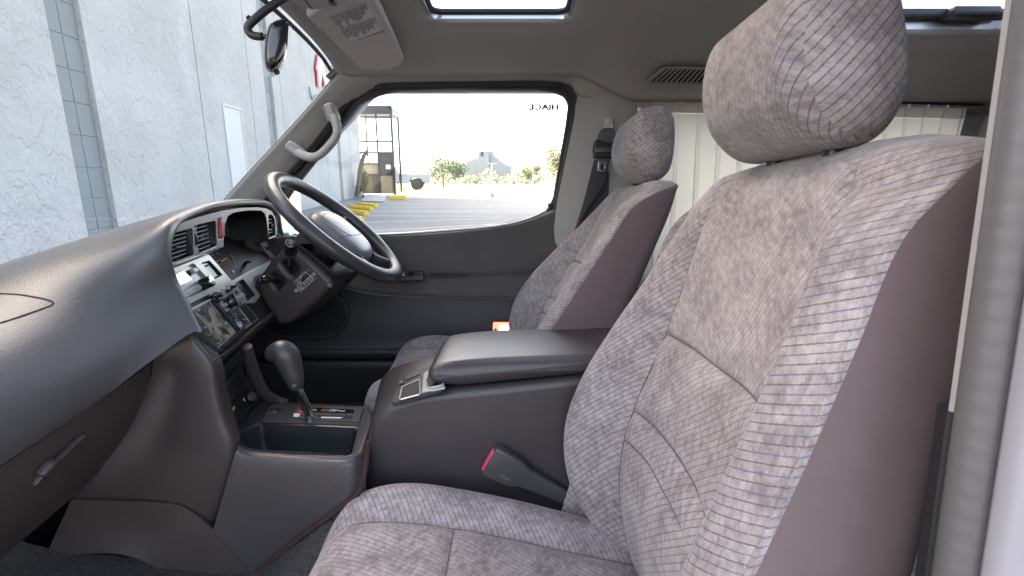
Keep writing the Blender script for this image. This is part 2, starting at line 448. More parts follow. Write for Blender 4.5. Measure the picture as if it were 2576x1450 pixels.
def asphalt():
    m, N, L, b = nodes_of('asphalt'); tc = N.new('ShaderNodeTexCoord')
    n1 = N.new('ShaderNodeTexNoise'); n1.inputs['Scale'].default_value = 0.35; n1.inputs['Detail'].default_value = 7; n1.inputs['Roughness'].default_value = .65
    n2 = N.new('ShaderNodeTexNoise'); n2.inputs['Scale'].default_value = 60; n2.inputs['Detail'].default_value = 3
    mp = N.new('ShaderNodeMapping'); mp.inputs['Scale'].default_value = (0.35, 1.6, 1); L.new(tc.outputs['Object'], mp.inputs[0]); L.new(mp.outputs[0], n1.inputs['Vector']); L.new(tc.outputs['Object'], n2.inputs['Vector'])
    rp = N.new('ShaderNodeValToRGB'); rp.color_ramp.elements[0].position = .32; rp.color_ramp.elements[0].color = (.16, .162, .165, 1)
    rp.color_ramp.elements[1].position = .68; rp.color_ramp.elements[1].color = (.27, .272, .274, 1); L.new(n1.outputs['Fac'], rp.inputs[0])
    mx = N.new('ShaderNodeMix'); mx.data_type = 'RGBA'; mx.blend_type = 'MULTIPLY'; mx.inputs[0].default_value = .6
    L.new(rp.outputs[0], mx.inputs[6]); L.new(n2.outputs['Fac'], mx.inputs[7]); L.new(mx.outputs[2], b.inputs['Base Color'])
    b.inputs['Roughness'].default_value = .85; MATS['asphalt'] = m
asphalt()
def stucco():
    m, N, L, b = nodes_of('stucco'); tc = N.new('ShaderNodeTexCoord')
    mp = N.new('ShaderNodeMapping'); mp.inputs['Scale'].default_value = (1, 1, .75); L.new(tc.outputs['Object'], mp.inputs[0])
    # knockdown plaster: flattened islands with ragged lower edges
    w = N.new('ShaderNodeTexNoise'); w.inputs['Scale'].default_value = 9; w.inputs['Detail'].default_value = 5; L.new(mp.outputs[0], w.inputs['Vector'])
    va = N.new('ShaderNodeVectorMath'); va.operation = 'MULTIPLY_ADD'; va.inputs[1].default_value = (.12, .12, .12); L.new(w.outputs['Color'], va.inputs[0]); L.new(mp.outputs[0], va.inputs[2])
    n1 = N.new('ShaderNodeTexNoise'); n1.inputs['Scale'].default_value = 4.6; n1.inputs['Detail'].default_value = 4; n1.inputs['Roughness'].default_value = .5; L.new(va.outputs[0], n1.inputs['Vector'])
    r1 = N.new('ShaderNodeMapRange'); r1.interpolation_type = 'SMOOTHSTEP'; r1.inputs['From Min'].default_value = .47; r1.inputs['From Max'].default_value = .53; L.new(n1.outputs['Fac'], r1.inputs['Value'])
    n2 = N.new('ShaderNodeTexNoise'); n2.inputs['Scale'].default_value = 13; n2.inputs['Detail'].default_value = 4; L.new(va.outputs[0], n2.inputs['Vector'])
    r2 = N.new('ShaderNodeMapRange'); r2.interpolation_type = 'SMOOTHSTEP'; r2.inputs['From Min'].default_value = .42; r2.inputs['From Max'].default_value = .56; L.new(n2.outputs['Fac'], r2.inputs['Value'])
    ad = N.new('ShaderNodeMath'); ad.operation = 'MULTIPLY_ADD'; ad.inputs[1].default_value = .55; L.new(r2.outputs[0], ad.inputs[0]); L.new(r1.outputs[0], ad.inputs[2])
    bp = N.new('ShaderNodeBump'); bp.inputs['Strength'].default_value = .55; bp.inputs['Distance'].default_value = .022; L.new(ad.outputs[0], bp.inputs['Height']); L.new(bp.outputs[0], b.inputs['Normal'])
    n3 = N.new('ShaderNodeTexNoise'); n3.inputs['Scale'].default_value = .8; n3.inputs['Detail'].default_value = 6; L.new(tc.outputs['Object'], n3.inputs['Vector'])
    rp = N.new('ShaderNodeValToRGB'); rp.color_ramp.elements[0].position = .3; rp.color_ramp.elements[0].color = (.36, .348, .332, 1)
    rp.color_ramp.elements[1].position = .7; rp.color_ramp.elements[1].color = (.43, .417, .40, 1); L.new(n3.outputs['Fac'], rp.inputs[0])
    L.new(rp.outputs[0], b.inputs['Base Color']); b.inputs['Roughness'].default_value = .9; MATS['stucco'] = m
stucco()
pbr('block_paint', (.175, .195, .195), .7, grain=(60, .25, .004, 'noise'), mottle=.04, mscale=3)
pbr('mortar', (.23, .25, .25), .8)
pbr('groove', (.17, .19, .20), .9)
pbr('wall_door', (.47, .465, .455), .6, mottle=.02)
pbr('bronze_frame', (.028, .030, .036), .4)
pbr('sign_white', (.80, .80, .80), .4)
pbr('sign_red', (.55, .05, .05), .4)
pbr('sign_teal', (.10, .22, .26), .4)
pbr('stop_yellow', (.72, .46, .05), .75, mottle=.12, mscale=6)
pbr('paint_line', (.42, .40, .34), .8, mottle=.25, mscale=4)
pbr('concrete', (.36, .35, .33), .9, mottle=.1, mscale=2)
pbr('leaf', (.090, .135, .038), .6, mottle=.5, mscale=5)
pbr('leaf_dry', (.20, .19, .055), .7, mottle=.4, mscale=5)
pbr('hedge_leaf', (.16, .16, .055), .7, mottle=.5, mscale=14)
pbr('bark', (.13, .095, .075), .9, mottle=.4, mscale=18)
pbr('truck_white', (.30, .34, .38), .25, coat=.5)
pbr('tyre', (.02, .02, .022), .8)
pbr('alloy', (.5, .5, .52), .3, metal=.8)
pbr('dark_glass', (.03, .035, .04), .08)
pbr('tower_dark', (.060, .040, .034), .25, coat=.2)
pbr('tower_warm', (.30, .25, .17), .2)
pbr('far_wall', (.22, .235, .25), .8)
pbr('scrub', (.24, .24, .14), .9, mottle=.35, mscale=.5)

grd = mesh('ground', [ex(x, y) for x, y in ((-220, -120), (400, -120), (400, 420), (-220, 420))], [(0, 1, 2, 3)], 'asphalt')
tag(grd, 'grey asphalt parking lot', kind='structure')

# the building wall: vanishing point of its base line, and the ground point it passes
wd = GF.m.inverted() @ ray(1130, 437); wd.z = 0; wd = GF.m @ wd.normalized()
WF = Frame(gnd(846, 508), wd, UPE)                                            # a along the wall, b up, n towards the van
bld = thing('building', 'pale grey stucco building wall with painted block piers facing the van', 'building', tuple(WF.o))
WL, WR, WH = -22.0, WF.pix(912, 470)[0], 9.2  # wall top is out of view; height set so its shadow covers the van
def wx(u, v): return WF.pix(u, v)[0]
piers = [(wx(151, 222), wx(236, 222)), (wx(661, 173), wx(676, 173)), (wx(852, 420), wx(861, 420))]
p0 = piers[0]; pw = p0[1] - p0[0]
piers = [p0, (piers[1][0], piers[1][0] + pw), (piers[2][0], piers[2][0] + pw), (p0[0] - 4.3, p0[0] - 4.3 + pw), (p0[0] - 8.6, p0[0] - 8.6 + pw)]
piers.sort()
edges = [WL] + [e for p in piers for e in p] + [WR]
seams = [wx(500, 208), wx(628, 208), wx(708, 243), wx(802, 416), wx(826, 440), wx(884, 440)]
def wbox(name, a0, a1, b0, b1, c0, c1, mat, parent, bevel=.004, fr=None):
    fr = fr or WF
    return rbox(name, fr.to3((a0 + a1) / 2, (b0 + b1) / 2, (c0 + c1) / 2), (a1 - a0, b1 - b0, c1 - c0), mat, parent, axes=fr, bevel=bevel, seg=1)
for i in range(0, len(edges), 2):
    a0, a1 = edges[i], edges[i + 1]
    cuts = [a0] + sorted(s for s in seams if a0 + .15 < s < a1 - .15) + [a1]
    for q0, q1 in zip(cuts, cuts[1:]):
        wbox('stucco_panel', q0 + (.018 if q0 != a0 else 0), q1 - (.018 if q1 != a1 else 0), -.2, WH, -.25, 0, 'stucco', bld)
wbox('wall_core', WL, WR, -.2, WH, -.6, -.26, 'groove', bld)
for a0, a1 in piers:
    pr = wbox('block_pier', a0, a1, -.2, WH, -.25, -.085, 'mortar', bld)
    bh = .46
    for r_ in range(int(WH / bh)):
        for c_ in range(2):
            q0 = a0 + (a1 - a0) * c_ * .5; q1 = a0 + (a1 - a0) * (c_ + 1) * .5
            if abs(a0 - p0[0]) < 4.5 or r_ % 2 == 0:
                wbox('block', q0 + .006, q1 - .006, r_ * bh + .006, r_ * bh + bh - .006, -.10, -.074, 'block_paint', pr, bevel=.006)
# service door in the wall and a roof to shade the lot
dl, dt = WF.pix(560, 266); dr = wx(597, 278)
wbox('service_door', dl, dl + 1.0, -.05, dt, -.02, .012, 'wall_door', bld)
for q in ((dl - .05, dl), (dl + 1.0, dl + 1.05)): wbox('door_frame', q[0], q[1], -.05, dt + .05, -.02, .03, 'wall_door', bld)
wbox('door_frame', dl, dl + 1.0, dt, dt + .05, -.02, .03, 'wall_door', bld)
wbox('roof_slab', WL, WR, WH, WH + .35, -14, .15, 'far_wall', bld)
# sign letters on the wall
sg = thing('wall_sign', 'white sign letters edged in red high on the stucco wall', 'sign', tuple(WF.to3(wx(806, 180), 2.5, .1)))
for pts, m_, tp in (([(2285, 400), (2310, 395), (2345, 560), (2385, 600), (2370, 632), (2335, 625), (2318, 545), (2310, 632), (2288, 628), (2280, 520), (2272, 500)], 'sign_red', .10),
                    ([(2292, 408), (2308, 405), (2340, 560), (2378, 602), (2366, 622), (2340, 618), (2316, 520), (2304, 620), (2294, 618), (2288, 520), (2280, 498)], 'sign_white', .13)):
    plate('letter', pixpoly(WF, K1, pts, .02), m_, WF, top=tp, thick=.06, bevel=.01, parent=sg)
tube('hook_stroke', [WF.hit(*K1(*p)) + WF.n * .08 for p in ((2228, 630), (2235, 680), (2255, 720), (2275, 700), (2290, 690))], .035, 'sign_teal', sg, n=8, smoothn=4)

# glazed entrance tower at the corner
tb = gnd(951, 489); TF = Frame(tb, RT @ Vector((1, 0.05, 0)), UPE)
tw = thing('entrance_tower', 'tall dark-framed glass entrance tower at the building corner', 'entrance', tuple(tb))
def tx(u, v): return TF.pix(u, v)
TL, _ = tx(906, 480); TR, _ = tx(996, 480); TH = tx(951, 268)[1]; TM = tx(951, 400)[0]
ys = [0, tx(951, 440)[1], tx(951, 412)[1], tx(951, 384)[1], tx(951, 356)[1], tx(951, 295)[1], TH]
dp = -2.6
for q0, q1 in ((TL, TL + .10), (TR - .14, TR), (TM - .05, TM + .05)): wbox('mullion', q0, q1, 0, TH, -.16, 0, 'bronze_frame', tw, fr=TF)
for q0, q1 in ((TL, TL + .1), (TR - .14, TR)): wbox('mullion', q0, q1, 0, TH, dp, dp + .14, 'bronze_frame', tw, fr=TF)
for b_ in ys[1:]: wbox('transom', TL, TR, b_ - .05, b_ + .05, -.15, -.01, 'bronze_frame', tw, fr=TF)
wbox('canopy', TL, TR, TH - .45, TH, dp, -.005, 'bronze_frame', tw, fr=TF)
for i in range(5):
    for q0, q1 in ((TL + .1, TM - .05), (TM + .05, TR - .14)):
        m_ = 'tower_dark' if (i == 0 and q0 < TM - .1) or (i == 2 and q0 > TM - .1) or i == 1 and q0 > TM - .1 else 'tower_warm' if i < 2 else 'side_glass'
        wbox('pane', q0, q1, ys[i] + .05, ys[i + 1] - .05, -.09, -.08, m_, tw, bevel=0, fr=TF)
wbox('notice', TM + .45, TM + .75, ys[1] + .35, ys[1] + .7, -.078, -.074, 'sign_white', tw, bevel=0, fr=TF)
wbox('door_leaf', TM + .08, TR - .2, .05, ys[1] - .1, -.075, -.05, 'tower_warm', tw, bevel=.01, fr=TF)
pad = [gnd(*K5(*p)) for p in ((1400, 530), (1690, 540), (1740, 440), (1500, 425))]
pd = mesh('concrete_pad', [p + UPE * h for h in (.0, .06) for p in pad], [(4, 5, 6, 7), (0, 1, 5, 4), (1, 2, 6, 5), (2, 3, 7, 6), (3, 0, 4, 7)], 'concrete', smooth=False)
tag(pd, 'concrete pad in front of the glass entrance', kind='structure')

# parking stops and stall lines
def stop(l, r, h=.0, label='', mat='stop_yellow', hgt=.13):
    a, b = gnd(*K5(*l)), gnd(*K5(*r)); d = (b - a); Ln = d.length; d.normalize(); s_ = UPE.cross(d)
    w = .09
    prof = [(-w, 0), (-w, hgt * .45), (-w * .45, hgt), (w * .45, hgt), (w, hgt * .45), (w, 0)]
    o = loft('wheel_stop', [[p + s_ * q[0] + UPE * (q[1] + .003) for q in prof] for p in (a, a + d * .04, a + d * (Ln - .04), b)], mat)
    return tag(o, label, 'wheel stop', 'wheel stops in the lot')
for l, r, lab in (((1375, 575), (1600, 603), 'yellow wheel stop on asphalt just past the concrete pad corner'),
                  ((1275, 612), (1540, 640), 'long yellow wheel stop, second of the near row by the wall'),
                  ((1215, 665), (1476, 700), 'long yellow wheel stop, third of the near row by the wall'),
                  ((1160, 755), (1410, 780), 'yellow wheel stop mostly hidden behind the steering wheel'),
                  ((1755, 480), (1965, 482), 'yellow wheel stop at the right end of the concrete pad'),
                  ((1770, 505), (1970, 510), 'yellow wheel stop in front of the concrete pad'),
                  ((1852, 402), (1950, 405), 'small yellow wheel stop beyond the glass entrance')):
    stop(l, r, label=lab)
for k, (l, r) in enumerate((((1600, 603), (2522, 598)), ((1540, 652), (2522, 655)), ((1476, 706), (2522, 712)), ((1400, 792), (2522, 758)), ((1380, 910), (2522, 845)), ((1700, 560), (2522, 545)))):
    a, b = gnd(*K5(*l)), gnd(*K5(*r)); b = a + (b - a) * 1.6; d = (b - a).normalized(); s_ = UPE.cross(d) * .06
    o = mesh('stall_line', [p + UPE * .005 for p in (a - s_, b - s_, b + s_, a + s_)], [(0, 1, 2, 3)], 'paint_line', grd, smooth=False)

# foliage: many small leaf cards spread through lumpy crowns
def crown(name, c, rx, ry, rz, n, mat, parent, size=.12, lumps=7, seed=1):
    rnd = random.Random(seed); c = Vector(c); L = []
    for i in range(lumps):
        th = rnd.uniform(0, 6.283); ph = rnd.uniform(-.6, 1)
        L.append((Vector((math.cos(th) * rx * rnd.uniform(.25, .65), math.sin(th) * ry * rnd.uniform(.25, .65), ph * rz * .55)), rnd.uniform(.38, .62)))
    V, F = [], []
    for i in range(n):
        o, s_ = rnd.choice(L); d = Vector((rnd.gauss(0, 1), rnd.gauss(0, 1), rnd.gauss(0, 1))).normalized() * (rnd.random() ** .45)
        p = c + o + Vector((d.x * rx, d.y * ry, d.z * rz)) * s_
        a = Vector((rnd.gauss(0, 1), rnd.gauss(0, 1), rnd.gauss(0, .6))).normalized(); b = a.orthogonal().normalized(); sz = size * rnd.uniform(.6, 1.4)
        k = len(V); V += [p - a * sz, p + b * sz * .5, p + a * sz, p - b * sz * .5]; F.append((k, k + 1, k + 2, k + 3))
    return mesh(name, V, F, mat, parent, smooth=False)
def tree(base, h, rx, rz, label, mat='leaf', n=2600, size=.13, seed=1, lean=(0, 0), name='tree', group=None):
    t = thing(name, label, 'tree', tuple(base), group); b = Vector(base); rnd = random.Random(seed)
    fork = b + UPE * (h * .38) + Vector((lean[0], lean[1], 0)) * .4
    tr = tube('trunk', [b - UPE * .1, b + UPE * h * .2 + Vector((lean[0], lean[1], 0)) * .15, fork, b + UPE * h * .7 + Vector((lean[0], lean[1], 0))], [h * .035, h * .028, h * .022, h * .008], 'bark', t, n=9, smoothn=4)
    for k in range(6):
        th = k * 1.05 + rnd.uniform(-.3, .3); q = fork + Vector((math.cos(th) * rx * .6, math.sin(th) * rx * .6, 0)) + UPE * h * rnd.uniform(.12, .4)
        tube('limb', [fork - UPE * .15, (fork + q) / 2 + UPE * .1, q], [h * .014, h * .009, h * .004], 'bark', tr, n=6, smoothn=3)
    crown('crown', b + UPE * (h - rz) + Vector((lean[0], lean[1], 0)), rx, rx, rz, n, mat, t, size, seed=seed)
    return t
b_ = gnd(1115, 471); tree(b_, 3.0, 2.35, 1.25, 'round green tree standing alone beyond the white pickup', seed=3, n=3600, size=.10)
b_ = gnd(1405, 468); tree(b_, 4.4, 2.1, 1.9, 'tall yellow-green tree at the rear edge of the driver window', 'leaf_dry', seed=5, n=3200, size=.14)
b_ = gnd(1345, 462); tree(b_, 2.6, 2.4, 1.1, 'low dusty tree beside the white post past the lot', 'leaf_dry', seed=8, n=2200, size=.14)
# band of dry scrub far behind the lot: one mass
rnd = random.Random(11); V, F = [], []
for i in range(5200):
    u = rnd.uniform(985, 1500); dist = rnd.uniform(60, 110)
    base = CAMP + ray(u, 455) * dist; q = GF.m.inverted() @ base; q.z = 0; base = GF.m @ q
    hgt = .5 + 3.0 * max(0, noise.noise(Vector((u * .028, dist * .08, 0))))
    p = base + UPE * rnd.random() * hgt; a = Vector((rnd.gauss(0, 1), rnd.gauss(0, 1), rnd.gauss(0, .7))).normalized(); s_ = rnd.uniform(.15, .4); b2 = a.orthogonal().normalized()
    k = len(V); V += [p - a * s_, p + b2 * s_ * .6, p + a * s_, p - b2 * s_ * .6]; F.append((k, k + 1, k + 2, k + 3))
tag(mesh('scrub', V, F, 'scrub', smooth=False), 'pale dry scrub along the far side of the lot', 'scrub', kind='stuff')
# hedge clump and leaning trunk beside the entrance
hb = gnd(915, 497); hs = thing('shrub', 'small clipped yellow-green shrub against the stucco wall by the entrance', 'shrub', tuple(hb))
crown('foliage', hb + UPE * .75, .36, .36, .85, 2600, 'hedge_leaf', hs, size=.05, lumps=9, seed=4)
tube('stem', [hb, hb + UPE * .6], [.04, .02], 'bark', hs, n=7)
tbp = gnd(899, 499); tt = thing('leaning_tree', 'bare brown palm-like trunk leaning against the wall near the entrance', 'tree', tuple(tbp))
Tpx = [(897, 495), (903, 455), (908, 420), (915, 395), (924, 380)]
TT = Frame(tbp, (1, 0, 0), UPE)
tube('trunk', [TT.hit(*p) for p in Tpx], [.13, .12, .12, .11, .09], 'bark', tt, n=9, smoothn=4)
for k in range(5): tube('stub', [TT.hit(*Tpx[2 + k % 3]), TT.hit(*Tpx[2 + k % 3]) + Vector((.25 - .1 * k, -.1, .18))], [.05, .02], 'bark', tt, n=6)

# white pickup, mostly behind the tower: wheel at px 1051,462
wc = gnd(1051, 476.5); fx = RT @ Vector((1, .06, 0)); PF = Frame(wc, -fx, UPE)  # a forward (to the left), b up, n to the camera
pk = thing('pickup_truck', 'white pickup truck parked beyond the glass entrance', 'truck', tuple(wc))
Wd = 1.95
def prism(name, pts, c0, c1, mat, r=.06, bevel=.05, par=None):
    return plate(name, fillet(pts, r), mat, PF, top=c1, thick=c1 - c0, bevel=bevel, parent=par or pk, bres=3)
prism('bed', [(-1.15, .62), (-.50, .62), (-.45, .9), (0, 1.02), (.45, .9), (.5, .55), (1.3, .55), (1.3, 1.28), (-1.2, 1.28)], -Wd / 2, Wd / 2, 'truck_white')
prism('cab', [(1.34, .55), (3.2, .55), (4.9, .6), (4.95, 1.15), (3.5, 1.3), (3.0, 1.85), (1.65, 1.9), (1.38, 1.3)], -Wd / 2, Wd / 2, 'truck_white')
for q in ((1.6, 2.2), (2.3, 3.0)): prism('side_window', [(q[0], 1.35), (q[1] + .15, 1.35), (q[1] - .05, 1.74), (q[0] + .08, 1.76)], Wd / 2 - .03, Wd / 2 + .012, 'dark_glass', bevel=.004)
prism('rear_bumper', [(-1.35, .55), (-1.1, .55), (-1.1, .75), (-1.35, .75)], -Wd / 2, Wd / 2, 'alu', bevel=.02)
prism('tail_light', [(-1.21, .95), (-1.1, .95), (-1.1, 1.25), (-1.21, 1.25)], Wd / 2 - .1, Wd / 2 + .01, 'red_plastic', bevel=.01)
for a_ in (0, 3.7):
    for c_ in (Wd / 2 - .27, -Wd / 2 - .02):
        w_ = cyl('wheel', PF.to3(a_, .45, c_), PF.to3(a_, .45, c_ + .29), .45, .45, 'tyre', pk, n=32, bevel=.04)
        cyl('rim', PF.to3(a_, .45, c_ + .285), PF.to3(a_, .45, c_ + .30), .27, .25, 'alloy', w_, n=24, bevel=.01)
        for k in range(8):
            an = k * math.pi / 4; d_ = PF.e1 * math.cos(an) + PF.e2 * math.sin(an); c3 = PF.to3(a_, .45, c_ + .302)
            tube('spoke', [c3 + d_ * .05, c3 + d_ * .24], .022, 'tyre', w_, n=6)
# far grey hall with a gable
fb = CAMP + ray(1210, 437) * 118; FF = Frame(fb - UPE * 2.2, RT @ Vector((1, -.2, 0)), UPE)
fbld = thing('far_hall', 'distant grey hall with a sloping roof and a square turret', 'building', tuple(fb))
def fpoly(pts): return [FF.pix(*K2(*p)) for p in pts]
plate('gable_wall', fpoly([(1500, 1290), (1500, 1200), (1655, 1142), (1655, 1290)]), 'far_wall', FF, top=0, thick=6, bevel=.05, parent=fbld)
plate('turret', fpoly([(1650, 1290), (1656, 1100), (1735, 1096), (1735, 1290)]), 'far_wall', FF, top=.4, thick=5, bevel=.05, parent=fbld)
plate('roof', fpoly([(1735, 1115), (1862, 1205), (1862, 1290), (1735, 1290)]), 'far_wall', FF, top=-.2, thick=6, bevel=.05, parent=fbld)
plate('turret_opening', fpoly([(1676, 1104), (1696, 1103), (1696, 1135), (1676, 1136)]), 'dark_glass', FF, top=.42, thick=.3, bevel=.02, parent=fbld)
for u, vt, vb, lab in ((1238, 412, 496, 'thin white sign post with a round base out on the lot'), (1340, 410, 470, 'tall thin white post between the far trees')):
    g_ = gnd(u, vb); t_ = thing('post', lab, 'post', tuple(g_)); q = Frame(g_, (1, 0, 0), UPE)
    cyl('shaft', g_, g_ + UPE * q.pix(u, vt)[1], .045, .04, 'hanger_white', t_, n=10)
    cyl('base', g_, g_ + UPE * .28, .16, .10, 'concrete', t_, n=14, bevel=.03)
    rbox('arm', g_ + UPE * q.pix(u, vt)[1], (.5, .08, .05), 'hanger_white', t_)
# low white shed past the right edge and a white box sign
s0 = gnd(1425, 488); t_ = thing('canopy_shed', 'low white flat-roofed canopy at the edge of the lot', 'canopy', tuple(s0))
rbox('roof', s0 + UPE * .85 + Vector((.9, 3, 0)), (4.5, 4, .12), 'sign_white', t_)
for dx in (-1.2, .9, 2.9): rbox('column', s0 + UPE * .40 + Vector((dx, 1.2, 0)), (.09, .09, .85), 'sign_white', t_)
# ------------------------------------------------------------------ van body: roof lining, pillars, glass, jamb, floor
YM = 1.05                                            # centre line of the van
def mir(p): return Vector((p[0], 2 * YM - p[1], p[2]))
FD = Frame((0, 1.76, 0), (1, 0, 0), (0, 0, 1))        # driver side: a = X, b = Z, n towards the cabin
van = thing('van_body', 'van cabin shell with grey roof lining, beige pillars and silver door jamb', 'van', (0, YM, .5))
ZT = [(0, 1.806), (.25, 1.804), (.40, 1.797), (.50, 1.787), (.58, 1.772), (.63, 1.757), (.655, 1.742)]
def zroof(y, x=0.0):
    d = abs(y - YM); z = smooth_table(ZT, d)
    if x > .18 and d > .30:                                   # behind the doors the lining comes further down the sides
        t = min(1, (x - .18) / .24); t = t * t * (3 - 2 * t); z -= .082 * t * ((d - .30) / .355) ** 1.8
    return z
def on_roof(u, v):
    r = ray(u, v); t = .6
    while t < 3:
        p = CAMP + r * t
        if p.z >= zroof(min(p.y, 1.705), p.x): return p
        t += .0015
    return CAMP + r * 1.6
# openings of the two sun roofs (far edges read from the picture)
q0, q1 = on_roof(1085, 68), on_roof(1405, 48); SRX = (q0.x, q1.x + .03); SRY = max(q0.y, q1.y) - .005
q2, q3 = on_roof(2225, 92), on_roof(2515, 92); RRX = (.72, q3.x + .02); RRY = (q2.y + q3.y) / 2
openings = [(SRX[0], SRX[1], .62, SRY), (RRX[0], RRX[1], .62, RRY)]
def rdist(x, y, o):
    """signed distance to a rounded rectangle, negative inside"""
    x0, x1, y0, y1 = o; r = .035; cx_, cy_ = (x0 + x1) / 2, (y0 + y1) / 2
    dx = abs(x - cx_) - (x1 - x0) / 2 + r; dy = abs(y - cy_) - (y1 - y0) / 2 + r
    return math.hypot(max(dx, 0), max(dy, 0)) + min(max(dx, dy), 0) - r
def zliner(x, y):
    z = zroof(y, x); d = min(rdist(x, y, o) for o in openings)
    lip = .024 * max(0, 1 - max(d, 0) / .075) ** 2 - .008 * gauss(d - .008, .008)      # dished rim round the openings
    z += lip
    if x < -.40: z -= .010 * ((-.40 - x) / .17) ** 2
    return z
xs_ = sorted({round(-.565 + i * .0235, 4) for i in range(133)} | {o[k] for o in openings for k in (0, 1)})
ys_ = sorted({round(.395 + i * .0131, 4) for i in range(101)} | {o[k] for o in openings for k in (2, 3)})
bm = bmesh.new(); gv = {}
for i, x in enumerate(xs_):
    for j, y in enumerate(ys_): gv[i, j] = bm.verts.new((x, y, zliner(x, y)))
for i in range(len(xs_) - 1):
    for j in range(len(ys_) - 1):
        xm, ym = (xs_[i] + xs_[i + 1]) / 2, (ys_[j] + ys_[j + 1]) / 2
        if min(rdist(xm, ym, o) for o in openings) < 0: continue
        bm.faces.new([gv[i, j], gv[i, j + 1], gv[i + 1, j + 1], gv[i + 1, j]])
bmesh.ops.delete(bm, geom=[v for v in bm.verts if not v.link_faces], context='VERTS')
me = bpy.data.meshes.new('headliner'); bm.to_mesh(me); bm.free()
hl = link('headliner', me, 'headliner', van, True, 60)
sm_ = hl.modifiers.new('thick', 'SOLIDIFY'); sm_.thickness = .006; sm_.offset = -1
for o, nm in zip(openings, ('sunroof', 'rear_sunroof')):
    rr = lambda g: fillet([(o[0] + g, o[2] + g), (o[1] - g, o[2] + g), (o[1] - g, o[3] - g), (o[0] + g, o[3] - g)], .035 - g * .5, 6)
    inner, outer = rr(0), rr(-.012)
    n_ = len(inner)
    zl = [zliner(*p) - .002 for p in inner]
    loft('sunroof_rim', [[Vector((p[0], p[1], z)) for p, z in zip(inner, zl)], [Vector((p[0], p[1], 1.830)) for p in inner], [Vector((p[0], p[1], 1.833)) for p in outer], [Vector((p[0], p[1], z + .012)) for p, z in zip(outer, zl)], [Vector((p[0], p[1], z)) for p, z in zip(inner, zl)]], 'alu', van, caps=False)
    tube('sunroof_seal', [Vector((p[0], p[1], 1.834)) for p in rr(.004)], .0075, 'rubber', van, n=8, closed=True)
    hz = Frame((0, 0, 1.843), (1, 0, 0), (0, 1, 0))
    plate('sunroof_glass', rr(-.01), 'lens_glass', hz, top=.004, thick=.004, bevel=.0005, parent=van)
# rear sunroof: motor box and folded shade seen under its far edge
rbox('shade_motor', P(*Z6(790, 118), Y=RRY - .03), (.13, .05, .028), 'black_plastic', van, bevel=.008)
rbox('shade_bar', P(*Z6(420, 115), Y=RRY - .02), (.42, .02, .022), 'black_plastic', van, bevel=.004)
hz = Frame((0, 0, 1.862), (1, 0, 0), (0, 1, 0))
plate('roof_panel', [(-.60, .34), (2.65, .34), (2.65, 1.76), (-.60, 1.76)], 'body_paint', hz, holes=[fillet([(o[0] - .03, o[2] - .02), (o[1] + .03, o[2] - .02), (o[1] + .03, o[3] + .05), (o[0] - .03, o[3] + .05)], .04) for o in openings], top=0, thick=.012, parent=van)
# louvred roof vent near the belt pillar
vc = [on_roof(*K_) for K_ in ((1620, 201), (1668, 161), (1800, 163), (1770, 204))]
VF = Frame(vc[0], vc[3] - vc[0], vc[1] - vc[0]); VF = VF if VF.n.z < 0 else Frame(vc[0], vc[1] - vc[0], vc[3] - vc[0])
VF = Frame(VF.o + VF.n * .006, VF.e1, VF.e2); vp = [((p - VF.o).dot(VF.e1), (p - VF.o).dot(VF.e2)) for p in vc]
vent = plate('roof_vent_frame', fillet(vp, .012), 'trim_beige', VF, holes=[fillet([(sum(q[0] for q in vp) / 4 * .1 + q[0] * .9, sum(q[1] for q in vp) / 4 * .1 + q[1] * .9) for q in vp], .008)], top=.009, thick=.008, bevel=.002, parent=van)
plate('vent_back', fillet(vp, .012), 'void_black', VF, top=.002, thick=.003, parent=vent)
for k in range(11):
    t = (k + .7) / 11.4; a_, b__ = Vector(vp[0]).lerp(Vector(vp[3]), t), Vector(vp[1]).lerp(Vector(vp[2]), t); a_, b__ = a_.lerp(b__, .07), a_.lerp(b__, .93)
    tube('vent_slat', [VF.to3(a_.x, a_.y, .006), VF.to3(b__.x, b__.y, .006)], .0035, 'trim_beige', vent, n=6)

# windscreen and its frame
for sgn in (1, -1):
    pass
def wsp(s_, t):
    """s_ down the glass, t across from the passenger (0) to the driver (1)"""
    y = .345 + 1.41 * t; k = (abs(y - YM) / .705) ** 2
    top = Vector((-.575 - .02 * (1 - k), y, zroof(min(max(y, .40), 1.70)) - .002)); bot = Vector((-1.005 - .17 * (1 - k), y + (.02 if t > .5 else -.02) * k, 1.30 - .02 * (1 - k)))
    p = top.lerp(bot, s_); p.x -= .03 * math.sin(math.pi * s_); p.z += .02 * math.sin(math.pi * s_); return p
sheet('windscreen', [[wsp(i / 16, j / 24) for j in range(25)] for i in range(17)], 'windshield_glass', .004, van)
tube('windscreen_seal', [wsp(0.0, j / 24) + Vector((-.004, 0, .002)) for j in range(25)], .006, 'rubber', van, n=8)
WSE = [(860, 176), (790, 262), (715, 345), (645, 420), (566, 508), (540, 540)]
for m_ in (lambda p: p, mir): tube('windscreen_seal', [m_(P(u - 2, v - 2, Y=1.70)) for u, v in WSE], .004, 'rubber', van, n=8, smoothn=4)
